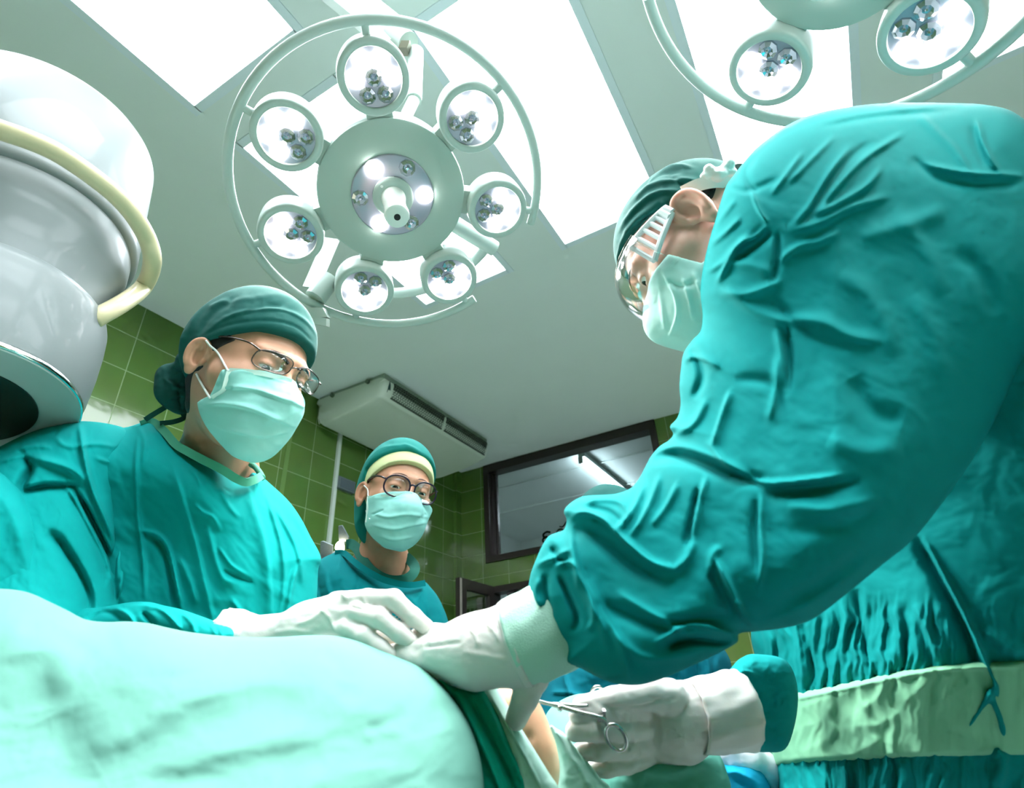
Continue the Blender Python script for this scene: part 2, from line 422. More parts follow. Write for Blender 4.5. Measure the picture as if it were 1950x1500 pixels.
# window_1
wr=bpy.data.objects.new('window_1',None);COL.objects.link(wr);wr.location=((WX0+WX1)/2,YW,WZ0);OFF[wr.name]=np.array(wr.location);wr['kind']='structure'
def rect_frame(mb,x0,x1,z0,z1,w,y0,y1,wt=None):
    wt=wt or w
    mb.aabb((x0,y0,z0),(x0+w,y1,z1));mb.aabb((x1-w,y0,z0),(x1,y1,z1));mb.aabb((x0+w,y0,z0),(x1-w,y1,z0+w));mb.aabb((x0+w,y0,z1-wt),(x1-w,y1,z1))
mb=MB();rect_frame(mb,WX0,WX1,WZ0,WZ1,.05,YW-.02,YW+.10,.075)
mb.build('window_frame',m_frame,wr,smooth=False)
mb=MB();mb.aabb((WX0+.05,YW+.035,WZ0+.05),(WX0+.078,YW+.075,WZ1-.075));mb.aabb((WX0+.082,YW+.05,WZ0+.05),(WX0+.098,YW+.08,WZ1-.075))
mb.build('sliding_rail',m_frame2,wr,smooth=False)
mb=MB().aabb((WX0+.04,YW+.06,WZ0+.04),(WX1-.04,YW+.066,WZ1-.06));mb.build('pane',m_glass,wr,smooth=False)
# lettering on the far face of the pane, read in reverse from this room
def glyph(mb,pl,x,z,s,w):
    P=spline(pl,6);
    for i in range(len(P)-1):
        a,b=P[i],P[i+1];d=b-a;L=np.hypot(*d)+1e-9;d/=L;n=np.array([-d[1],d[0]])*w/2
        q=[a+n-d*w*.3,a-n-d*w*.3,b-n+d*w*.3,b+n+d*w*.3]
        V=[(x+p[0]*s,YW+.0668+o,z+p[1]*s) for o in(0,.0006) for p in q]
        mb.add(V,[[0,1,2,3],[7,6,5,4],[0,4,5,1],[1,5,6,2],[2,6,7,3],[3,7,4,0]])
mb=MB()
lz=2.305
glyph(mb,[(.95,.92),(.6,1.02),(.22,.85),(.25,.6),(.6,.52),(.2,.45),(.12,.18),(.5,-.02),(.95,.1)],-2.098,lz-.045,.085,.20)     # reversed 3
glyph(mb,[(.42,.42),(.5,.58),(.66,.46),(.56,.3),(.36,.4),(.3,.68),(.55,.98),(.95,.95),(1.15,.6),(1.15,0)],-1.985,lz-.045,.085,.17)   # reversed consonant
glyph(mb,[(.0,1.28),(.25,1.2),(.5,1.32),(.75,1.62)],-1.925,lz-.045,.085,.14)           # tone mark above
glyph(mb,[(0,0),(0,.7),(.3,1),(.6,.7),(.6,0)],-1.80,lz-.045,.085,.17)
glyph(mb,[(0,0),(0,1),(.55,1),(.7,.6),(.55,0)],-1.70,lz-.045,.085,.17)
mb.build('lettering',mat('dark green lettering',(14,58,44),rough=.6),wr,smooth=False,label='dark green lettering seen from behind')
# door_1: frame in the wall and a glazed leaf standing open
dr=bpy.data.objects.new('door_1',None);COL.objects.link(dr);dr.location=((DX0+DX1)/2,YW,0);OFF[dr.name]=np.array(dr.location);dr['kind']='structure'
mb=MB();y0,y1=YW-.015,YW+.12;mb.aabb((DX0,y0,0),(DX0+.05,y1,DZ));mb.aabb((DX1-.05,y0,0),(DX1,y1,DZ));mb.aabb((DX0+.05,y0,DZ-.05),(DX1-.05,y1,DZ))
mb.build('door_frame',m_frame,dr,smooth=False)
LX=-2.545;LY0=3.70;LY1=YW-.02;mb=MB()
mb.aabb((LX-.02,LY0,.05),(LX+.02,LY0+.09,DZ-.005));mb.aabb((LX-.02,LY1-.075,.05),(LX+.02,LY1,DZ-.005));mb.aabb((LX-.02,LY0+.09,DZ-.08),(LX+.02,LY1-.07,DZ-.005));mb.aabb((LX-.02,LY0+.08,.05),(LX+.02,LY1-.07,.2));mb.aabb((LX-.02,LY0+.08,.95),(LX+.02,LY1-.07,1.05))
mb.build('door_leaf',m_frame,dr,smooth=False)
MB().aabb((LX-.003,LY0+.07,.18),(LX+.003,LY1-.06,DZ-.07)).build('door_glass',m_glass,dr,smooth=False)
MB().aabb((LX+.02,LY0-.001,.2),(LX+.024,LY0+.022,DZ-.01)).build('edge_strip',mat('pale edge strip',(170,160,152),rough=.3),dr,smooth=False)
mb=MB();mb.aabb((-2.43,YW+.02,.3),(-2.37,YW+.08,DZ-.06));mb.aabb((-2.37,YW+.03,1.90),(-1.3,YW+.07,1.935));mb.build('inner_rail',m_frame2,dr,smooth=False)
# white notice hanging beyond the door opening
mb=MB().aabb((-2.27,YW+.30,1.80),(-2.02,YW+.306,1.93))
e=empty('notice_sign',(-2.2,YW+.3,1.8),'small white notice with dark lettering beyond the open doorway','sign')
mb.build('board',mat('white board',(225,235,235),rough=.5),e,smooth=False)
mb=MB()
for i in range(4):mb.aabb((-2.25+.045*i,YW+.298,1.85),(-2.22+.045*i,YW+.2995,1.88))
mb.build('printing',mat('dark printing',(40,60,60),rough=.6),e,smooth=False)
# ceiling light panels
names={(0,0):'glowing white ceiling panel left of the seven-headed lamp, in the top left corner',
(0,1):'glowing white ceiling panel right behind the seven-headed surgical lamp',
(1,0):'glowing white ceiling panel nearest the camera above the big lamp arm',
(1,1):'long glowing white ceiling panel between the two surgical lamps',
(2,0):'glowing white ceiling panel above the five-headed lamp, near the camera',
(2,1):'glowing white ceiling panel behind the left pod of the five-headed lamp',
(3,0):'glowing white ceiling panel nearest the camera at the far right',
(3,1):'glowing white ceiling panel at the top right edge beyond the five-headed lamp'}
pos=[]
for i,(a,b) in enumerate(PX):
    for j,(c,d) in enumerate(PY):
        if (i,j) in((3,0),(1,0),(2,0)) and False: continue
        e=empty('ceiling_light',((a+b)/2,(c+d)/2,H),names[(i,j)],'ceiling light','ceiling light panels')
        mb=MB();t=.028
        for q in ((a-t,c-t,a+.004,d+t),(b-.004,c-t,b+t,d+t),(a,c-t,b,c+.004),(a,d-.004,b,d+t)):
            mb.aabb((q[0],q[1],H-.006),(q[2],q[3],H+.03))
        mb.build('panel_frame',m_trimw,e,smooth=False)
        MB().aabb((a,c,H+.012),(b,d,H+.028)).build('diffuser',m_panel,e,smooth=False)
# fluorescent batten in the next room
e=empty('fluorescent_lamp',(-1.72,5.1,H),'fluorescent tube lamp on the ceiling seen through the window','lamp')
mb=MB();mb.aabb((-1.76,4.46,H-.045),(-1.70,5.75,H));mb.build('housing',mat('batten housing',(190,205,205),rough=.4),e,smooth=False)
mb=MB().tube([(-1.745,4.50,H-.075),(-1.745,5.71,H-.075)],.016,16);mb.build('tube',mat('lit tube',(255,255,255),emit=(225,245,255),estr=15),e)
mh=mat('lamp holder',(170,180,180),rough=.4)
for y in (4.47,5.72):MB().aabb((-1.765,y-.012,H-.10),(-1.725,y+.012,H-.045)).build('lamp_holder',mh,e,smooth=False)
# ceiling air conditioner
m_ac=mat('air conditioner shell',(198,208,194),rough=.42,noise=.02)
e=empty('air_conditioner',(-2.56,3.1,H),'grey-white ceiling air conditioner with two dark grilles above the standing woman','air conditioner')
prof=[(-2.885,3.03),(-2.893,2.97),(-2.885,2.90),(-2.855,2.845),(-2.79,2.822),(-2.70,2.820),(-2.45,2.845),(-2.33,2.872),(-2.292,2.882),(-2.268,2.91),(-2.255,2.96),(-2.25,2.985),(-2.262,3.005),(-2.30,3.02)]
AX0,AX1=2.445,3.745
prof=[(x+.018 if x<-2.8 else x,z) for x,z in prof]
pr_=spline(prof,4,False);c0=np.array([pr_[:,0].mean(),pr_[:,1].mean()])
V=[];Fc=[]
stat=[(AX0,.80),(AX0+.004,.90),(AX0+.014,.962),(AX0+.03,.99),(AX0+.05,1.0),(AX1-.05,1.0),(AX1-.03,.99),(AX1-.014,.962),(AX1-.004,.90),(AX1,.80)]
for y,s in stat:
    for x,z in pr_:
        q=c0+(np.array([x,z])-c0)*(s if z<3.0 else 1);V.append((max(q[0],XW+.004),y,min(q[1],H-.02)))
nn=len(pr_)
for k in range(len(stat)-1):
    for i in range(nn):
        j=(i+1)%nn;Fc.append([k*nn+i,(k+1)*nn+i,(k+1)*nn+j,k*nn+j])
Fc.append(list(range(nn)));Fc.append([(len(stat)-1)*nn+i for i in range(nn)][::-1])
mesh('shell',V,Fc,m_ac,e,auto=50)
MB().aabb((-2.86,AX0+.01,H-.03),(-2.27,AX1-.01,H)).build('mounting_plate',mat('mounting plate',(150,165,152),rough=.5),e,smooth=False)
# ribs on the near end
mb=MB()
for i in range(14):
    x=-2.84+.013*i;mb.tube([(x,AX0+.006,2.95),(x,AX0-.0005,2.885),(x+.004,AX0+.012,2.838)],.0026,6)
mb.build('end_ribs',m_ac,e)
m_gr=mat('grille dark',(22,28,26),rough=.5);m_sl=mat('grille slat',(96,108,98),rough=.5)
def gpt(y,t):  # point on the sloping outlet face
    return np.array([-2.280+.032*t-.0,y,2.893+.105*t])
for nm,(ya,yb) in zip(('a','b'),((2.535,3.105),(3.135,3.70))):
    a=gpt(ya,0);b=gpt(yb,0);c=gpt(ya,1)
    nrm=np.cross(b-a,c-a);nrm/=np.linalg.norm(nrm)
    if nrm[0]<0:nrm=-nrm
    mb=MB();cc=(a+b)/2+(c-a)/2;mb.box(cc+nrm*.001,(b-a)/2,(c-a)/2,nrm*.004)
    g=mb.build('grille',m_gr,e,smooth=False)
    mb=MB();up=(c-a)/np.linalg.norm(c-a);ln=(b-a)/np.linalg.norm(b-a)
    for i in range(7):
        p=(a+b)/2+(c-a)*(i+.3)/7+nrm*.008;mb.box(p,(b-a)/2,up*.0011,nrm*.003)
    for i in range(24):
        for r in range(7):
            p=a+(b-a)*((i+.5+.35*(r%2))/24.5)+(c-a)*(r+.8)/7+nrm*.007;mb.box(p,ln*.0013+up*.002,up*.0065-ln*.002,nrm*.003)
    mb.build('slats',m_sl,g,smooth=False)
V=[gpt(2.485,.25),gpt(2.505,.2),gpt(2.512,.45),gpt(2.50,.75),gpt(2.487,.95)];V=[v+np.array([.006,0,-.002]) for v in V]
V2=V+[v-np.array([.008,0,0]) for v in V];k=5
mesh('badge',V2,[[0,1,2,3,4],[9,8,7,6,5]]+[[i,i+5,(i+1)%5+5,(i+1)%5] for i in range(5)],mat('dark badge',(30,60,60),rough=.4),e,smooth=False)
mbt=mat('bolt',(120,130,120),rough=.3,metal=.6)
for y,x in ((2.45,-2.40),(2.45,-2.72)):
    MB().tube([(x,y-.02,H-.03),(x,y+.02,H-.03)],.016,10).build('mounting_bolt',mbt,e)
# conduit with junction box on the left wall
e=empty('cable_conduit',(XW+.002,2.683,0),'thin white cable conduit with a grey junction box on the green tiled wall','pipe')
MB().aabb((XW+.002,2.672,0),(XW+.022,2.697,2.86)).build('channel',mat('white conduit',(205,214,206),rough=.4),e,smooth=False)
jb=MB().aabb((XW+.002,2.697,2.455),(XW+.03,2.86,2.54)).build('junction_box',mat('grey box',(96,108,112),rough=.5),e,smooth=False)
MB().aabb((XW+.03,2.72,2.465),(XW+.034,2.85,2.53)).build('box_lid',mat('grey lid',(84,96,104),rough=.5),jb,smooth=False)
# small lamp with metal plates behind the woman
e=empty('wall_lamp',at(648,1060,1.75),'small lit lamp with two perforated grey plates behind the woman','lamp')
def plate(P,t=.004):
    P=ats(P);nrm=np.cross(P[1]-P[0],P[2]-P[0]);nrm/=np.linalg.norm(nrm)
    V=np.concatenate([P+nrm*t,P-nrm*t]);k=len(P)
    return V,[list(range(k)),list(range(k,2*k))[::-1]]+[[i,i+k,(i+1)%k+k,(i+1)%k] for i in range(k)]
m_pl=mat('grey metal plate',(104,116,118),rough=.4,metal=.3,noise=.2,nscale=300)
d=1.78
V,Fc=plate([(645,1001,d),(652,1000,d),(664,1022,d),(665,1030,d),(646,1030,d)]);mesh('plate',V,Fc,m_pl,e,smooth=False)
V,Fc=plate([(611,1031,d),(616,1030,d),(634,1038,d),(633,1075,d),(610,1075,d)]);mesh('plate',V,Fc,m_pl,e,smooth=False)
V,Fc=lathe(at(647,1041,1.76),(0,-.3,1),[(.006,-.02),(.012,-.012),(.014,0),(.011,.01),(.004,.016)],16);mesh('bulb',V,Fc,mat('warm bulb',(255,240,210),emit=(255,236,205),estr=9),e)
mb=MB().tube(ats([(640,1052,1.78),(646,1075,1.8),(648,1150,1.8)]),.012,10);mb.tube(ats([(622,1074,1.78),(640,1095,1.8)]),.006,8);mb.tube(ats([(655,1029,1.78),(648,1060,1.8)]),.006,8);mb.build('stalk',m_pl,e)
e2=at(640,1180,1.8)
# ================================================================== SURGICAL LAMPS
m_lw=mat('lamp enamel white',(190,204,197),rough=.32,spec=.5)
m_lw2=mat('lamp enamel grey',(178,194,184),rough=.4)
m_lwd=mat('lamp seam',(130,145,140),rough=.5)
m_led=mat('lit lens',(255,255,255),emit=(255,255,255),estr=9)
m_lens=mat('facetted lens',(196,198,210),rough=.12,metal=.75)
m_led.cycles.emission_sampling='NONE'
m_refl=mat('silver reflector',(176,172,186),rough=.25,metal=.3)
m_blk=mat('black rubber',(18,22,22),rough=.5)
m_chr=mat('chrome',(220,226,226),rough=.1,metal=1)
def surgical_lamp(root,c,nrm,ph,npod,Rp,hub,Rr,ring_a,ring_b,lit,podr=.0585,hr=None):
    """c hub face centre, nrm direction the light points, pods on a circle of radius Rp, open ring Rr from angle ring_a to ring_b"""
    n,u,v=frame_of(nrm)
    # basis as measured
    u=np.cross([0,1,0],n);u/=np.linalg.norm(u);v=np.cross(n,u)
    dirv=lambda a:np.cos(a)*u+np.sin(a)*v
    hb=lathe(c,n,[(hub*.55,-.105),(hub*.85,-.095),(hub*.985,-.07),(hub,-.05),(hub,-.008),(hub*.992,-.002),(hub*.97,0),(.5*hub,0)],64,True,True)
    mesh('hub_body',*hb,m_lw2,root,auto=40)
    mesh('hub_seam',*lathe(c-n*.012,n,[(hub*1.002,-.002),(hub*1.004,0),(hub*1.002,.002)],64,False,False),m_lwd,root)
    # central light window with lenses around the handle
    w=mesh('centre_window',*lathe(c,n,[(hub*.56,-.001),(hub*.56,.0025),(hub*.54,.004),(hub*.30,.004)],48,False,True),m_refl,root)
    for k in range(6):
        a=ph+.45+k*np.pi/3;p=c+n*.005+dirv(a)*hub*.44
        li=k in lit[-1];rr=hub*.115
        mesh('lens',*lathe(p,n,[(rr,-.002),(rr*.96,.003),(rr*.6,.007),(rr*.3,.004),(rr*.12,.008)],20 if li else 9,False,True),m_led if li else m_lens,w,smooth=bool(li))
    mb=MB().disc_stack(c,n,[(hub*.275,.002),(hub*.275,.012),(hub*.25,.016),(hub*.2,.018)],40)
    hd=mb.build('handle_base',m_lw,root)
    mb=MB().disc_stack(c,n,[(.030,.012),(.026,.03),(.0245,.075),(.0265,.10),(.028,.112),(.026,.121),(.02,.125)],36)
    mb.build('handle',mat('sterile handle',(232,238,232),rough=.35),root)
    MB().disc_stack(c,n,[(.0072,.1245),(.0072,.1265)],20).build('handle_button',m_blk,root)
    for a in (ph+.6,ph+2.9): MB().disc_stack(c+dirv(a)*hub*.225,n,[(.0035,.012),(.0035,.019)],10).build('screw',m_chr,hd)
    for k in range(npod):
        a=ph+k*2*np.pi/npod;pc=c+n*.015+dirv(a)*Rp;r=podr
        tin=n
        R=r*1.30
        b=mesh('lamp_pod',*lathe(pc,tin,[(R*.55,-.075),(R*.85,-.068),(R*.98,-.052),(R,-.03),(R,0),(R*.985,.006),(R*.95,.0095),(r*1.02,.0095),(r,.007),(r,.001)],48,True,True),m_lw,root)
        mesh('glass',*lathe(pc,tin,[(r*1.0,.002),(r*.5,.002)],40,False,True),m_refl,b)
        for j in range(7):
            if j==0: q=pc+tin*.003;
            else:
                aj=a+np.pi+np.pi/3*(j-1.5);q=pc+tin*.003+(np.cos(aj)*u+np.sin(aj)*v)*r*.655
            on=j in lit[1];rr=r*(.275 if on else .30)
            mesh('lens',*lathe(q,tin,[(rr*1.05,-.001),(rr,.003),(rr*.62,.0075),(rr*.30,.004),(rr*.1,.008)] if not on else [(rr*1.05,-.001),(rr,.003),(rr*.6,.006),(rr*.12,.007)],9 if not on else 20,False,True),m_led if on else m_lens,b,smooth=on)
        # neck to the hub
        d=dirv(a);t=np.cross(n,d);mid=c+d*(hub+(Rp-R-hub)*.5)-n*.028+d*.004
        L=abs(Rp-R-hub)/2+.028
        MB().box(mid,d*L,t*.028,n*.020).build('pod_neck',m_lw2,root,smooth=False)
        # peg to the ring
        p0=pc+d*(R-.004)-n*.016;p1=c+dirv(a)*Rr+n*.003
        MB().tube([p0,p0*.3+p1*.7,p1],.0085,12).build('ring_peg',m_lw,root)
    t=np.linspace(ring_a,ring_b,90)
    P=[c+n*.003+Rr*(np.cos(x)*u+np.sin(x)*v) for x in t]
    MB().tube(P,.0108,14).build('ring_rail',m_lw,root)
    return n,u,v
LC=at(748.2,372.8,1.3456);LN=np.array([np.sin(.333),np.sin(-.2153)*np.cos(.333),-np.cos(-.2153)*np.cos(.333)])
LP=4.132
e1=empty('surgical_lamp',LC-LN*.05,'white ceiling surgical lamp with seven round heads inside an open ring','surgical lamp','surgical lamps')
def angle_of(px,py,c,n,R):
    best=None
    u=np.cross([0,1,0],n);u/=np.linalg.norm(u);v=np.cross(n,u)
    for a in np.linspace(-np.pi,np.pi,720):
        x,y,_=proj(c+R*(np.cos(a)*u+np.sin(a)*v));d=(x-px)**2+(y-py)**2
        if best is None or d<best[0]:best=(d,a)
    return best[1]
aa=angle_of(1011,425,LC,LN,.3493);ab=angle_of(908,574,LC,LN,.3493)
at_=angle_of(711,40,LC,LN,.3493)
# the rail runs the long way round through the top
def span(a,b,via):
    b2=b
    while b2<a:b2+=2*np.pi
    vv=via
    while vv<a:vv+=2*np.pi
    if vv<=b2:return a,b2
    return a,b2-2*np.pi
ra,rb=span(aa,ab,at_)
n1,u1,v1=surgical_lamp(e1,LC,LN,LP,7,.251,.17,.3493,ra,rb,(0,(3,4,5,6),(0,2,4)),podr=.0565)
# yoke behind the lamp: pivot bar, half ring and joint
RY=.262;back=LC-LN*.075
pa=at(962,484,1.50);pb=at(870,440,1.44)
ya=angle_of(985,505,back,LN,.30);yb=angle_of(640,560,back,LN,.30);yv=angle_of(800,585,back,LN,.30)
sa,sb=span(ya,yb,yv)
P=[back+.300*(np.cos(x)*u1+np.sin(x)*v1) for x in np.linspace(sa,sb,30)]
MB().tube(P,.0145,14).build('yoke',m_lw,e1)
pd=(P[0]-back)/np.linalg.norm(P[0]-back)
MB().tube([back+pd*.13,back+pd*.322],.0215,18).build('pivot_bar',m_lw,e1)
J=P[-1];jd=(P[-1]-back)/np.linalg.norm(P[-1]-back)
a=at(628,530,1.50);b=at(600,568,1.47)
MB().tube([a,b],.027,24).build('joint',m_lw,e1)
mb=MB();c_=at(606,596,1.46);mb.box(c_,UP*.012-RT*.006,RT*.022,FW*.014);mb.box(at(612,612,1.46),RT*.017-UP*.003,UP*.010,FW*.014);mb.build('joint_bracket',m_lw,e1,smooth=False)
q0=at(592,548,1.52);q1=at(632,455,1.62)
MB().box((q0+q1)/2,(q1-q0)/2,np.cross((q1-q0)/np.linalg.norm(q1-q0),FW)*.022,FW*.010).build('support_strap',m_lw,e1,smooth=False)
# spring arm and post from the ceiling mount
k0=at(770,95,1.62);k1=at(789,185,1.55)
MB().tube([at(792,98,1.63),at(788,190,1.55)],.0215,20).build('arm_post',m_lw,e1)
mb=MB();mb.tube([at(748,62,1.66),at(778,84,1.63)],.033,24);mb.build('elbow_joint',m_lw2,e1)
mb=MB();a=at(765,80,1.66);b=at(430,-190,1.9);d=(b-a)/np.linalg.norm(b-a);s=np.cross(d,FW);s/=np.linalg.norm(s);mb.box((a+b)/2,(b-a)/2,s*.043,np.cross(d,s)*.035);mb.build('spring_arm',m_lw,e1,smooth=False)
mb=MB();mb.tube([b,np.array([b[0],b[1],H-.02])],.045,24);mb.disc_stack((b[0],b[1],H-.02),(0,0,1),[(.12,0),(.12,.02)],32);mb.build('ceiling_mount',m_lw,e1)
mb=MB();mb.box(at(772,92,1.60),UP*.010+RT*.004,RT*.012,FW*.02);mb.build('arm_clip',mat('brass clip',(150,148,130),rough=.3,metal=.7),e1,smooth=False)
mb=MB();mb.tube([at(788,190,1.55),at(776,215,1.50),LC-LN*.10+v1*0],.016,12);mb.build('arm_link',m_lw2,e1)
# second lamp, five heads
LC2=at(1593.2,-112.7,.9084);LN2=np.array([np.sin(-.4521),np.sin(-.1885)*np.cos(-.4521),-np.cos(-.1885)*np.cos(-.4521)])
e2l=empty('surgical_lamp',LC2-LN2*.05,'white surgical lamp with ring cut off by the top edge, above the gowned shoulder','surgical lamp','surgical lamps')
surgical_lamp(e2l,LC2,LN2,.9917,5,.2116,.1396,.3169,0,2*np.pi-.9,(0,(3,4,5,6),(0,2,4)),podr=.0575)
mb=MB();b=LC2-LN2*.1;mb.tube([b,b+np.array([.1,0,.25]),b+np.array([.25,.05,.45])],.022,16);mb.tube([b+np.array([.25,.05,.45]),np.array([b[0]+.25,b[1]+.05,H])],.03,16);mb.build('spring_arm',m_lw,e2l)
# ================================================================== X-RAY IMAGE INTENSIFIER
m_x=mat('x-ray housing white',(124,133,133),rough=.45,coat=.1)
m_cr=mat('cream handle',(226,214,172),rough=.3)
XB=at(73.8,286.6,1.169);XN=np.array([np.sin(.1765),np.sin(.0302)*np.cos(.1765),-np.cos(.0302)*np.cos(.1765)])
e=empty('x_ray_head',XB,'large white cylindrical x-ray head with a cream grab handle at left','x-ray machine')
mesh('upper_drum',*lathe(XB,XN,[(.14,-.012),(.185,-.010),(.196,-.004),(.2,.004),(.2,.18),(.1995,.262),(.196,.272),(.19,.276),(.178,.278)],96),m_x,e,auto=50)
mesh('neck',*lathe(XB,XN,[(.189,.268),(.188,.30),(.186,.325),(.180,.35),(.172,.375),(.166,.41),(.162,.45)],96),m_x,e,auto=50)
mesh('lower_housing',*lathe(XB,XN,[(.158,.432),(.166,.438),(.173,.447),(.1755,.46),(.1752,.49),(.172,.54),(.166,.59),(.1625,.6085)],96),m_x,e,auto=50)
mesh('chrome_ring',*lathe(XB,XN,[(.1620,.6085),(.1632,.610),(.1632,.6165),(.1618,.618)],96),m_chr,e,auto=50)
mesh('bottom_face',*lathe(XB,XN,[(.162,.616),(.160,.6205),(.110,.6222)],96),mat('grey-green face',(150,172,164),rough=.35),e,auto=50)
mesh('dark_window',*lathe(XB,XN,[(.1085,.621),(.1085,.6245),(.106,.6255),(.07,.626)],64),mat('dark window',(30,40,34),rough=.3),e,auto=50)
# handle: three quarters of a ring, then bent in to the housing
xn,xu,xv=frame_of(XN)
aH=angle_of(292,480,XB+XN*.30,XN,.232);aE=angle_of(60,265,XB+XN*.30,XN,.232)
hp=[(-120,205),(-60,222),(0,247),(52,265),(104,288),(157,322),(208,361),(240,392),(264,424),(282,458),(290,490),(286,520),(272,547),(250,566),(222,584),(196,598),(176,610)]
def on_ring(px,py,r):
    c=XB+XN*.31;r0=ray(px,py)
    # nearest point of the ring cylinder on the side facing the camera
    o=CP-XB;a=r0-XN*(r0@XN);b=o-XN*(o@XN);A=a@a;B=2*a@b;Cc=b@b-r*r;D=B*B-4*A*Cc
    if D<0: t=-B/(2*A)
    else: t=(-B-math.sqrt(D))/(2*A)
    return CP+r0*t
P=[]
for i,(x,y) in enumerate(hp):
    r=.236 if i<11 else .236-(i-10)*.012
    P.append(on_ring(x,y,r))
V,Fc=tube(spline(P,4),.0155,18);mesh('grab_handle',V,Fc,m_cr,e)
V,Fc=tube([XB+XN*.1,XB+XN*.1+np.array([-.7,-.6,.05])],.09,24);mesh('c_arm',V,Fc,m_x,e,auto=50)
# ================================================================== LIGHT
W=bpy.data.worlds.new('world');SC.world=W;W.use_nodes=True
W.node_tree.nodes['Background'].inputs[0].default_value=(.5,.62,.6,1);W.node_tree.nodes['Background'].inputs[1].default_value=.35
FOC=np.array([-.26,.46,1.02])
def spot(name,p,target,energy,size,blend,radius,col=(1,.99,.96)):
    L=bpy.data.lights.new(name,'SPOT');L.energy=energy;L.spot_size=math.radians(size);L.spot_blend=blend;L.shadow_soft_size=radius;L.color=col
    o=bpy.data.objects.new(name,L);COL.objects.link(o);o.location=p.tolist()
    o.rotation_euler=Vector((np.array(target)-p).tolist()).to_track_quat('-Z','Y').to_euler();return o
for (c,n,ph,k,R,pw) in ((LC,LN,LP,7,.251,7.5),(LC2,LN2,.9917,5,.2116,4)):
    u=np.cross([0,1,0],n);u/=np.linalg.norm(u);v=np.cross(n,u)
    for i in range(k):
        p=c+n*.05+R*(np.cos(ph+i*2*np.pi/k)*u+np.sin(ph+i*2*np.pi/k)*v)
        spot('lamp_beam',p,FOC,pw,78,.55,.045)
VS=SC.view_settings;SC.display_settings.display_device='sRGB';VS.view_transform='Standard';VS.look='None';VS.gamma=1;VS.use_curve_mapping=False;VS.exposure=1.35;cam.dof.use_dof=True;cam.dof.focus_distance=1.1;cam.dof.aperture_fstop=6.3
cy=SC.cycles;cy.max_bounces=6;cy.diffuse_bounces=3;cy.glossy_bounces=3;cy.transmission_bounces=4;cy.use_adaptive_sampling=True;cy.adaptive_threshold=.06;cy.adaptive_min_samples=10;cy.transparent_max_bounces=8;cy.use_denoising=True;cy.caustics_reflective=False;cy.caustics_refractive=False;cy.sample_clamp_indirect=6
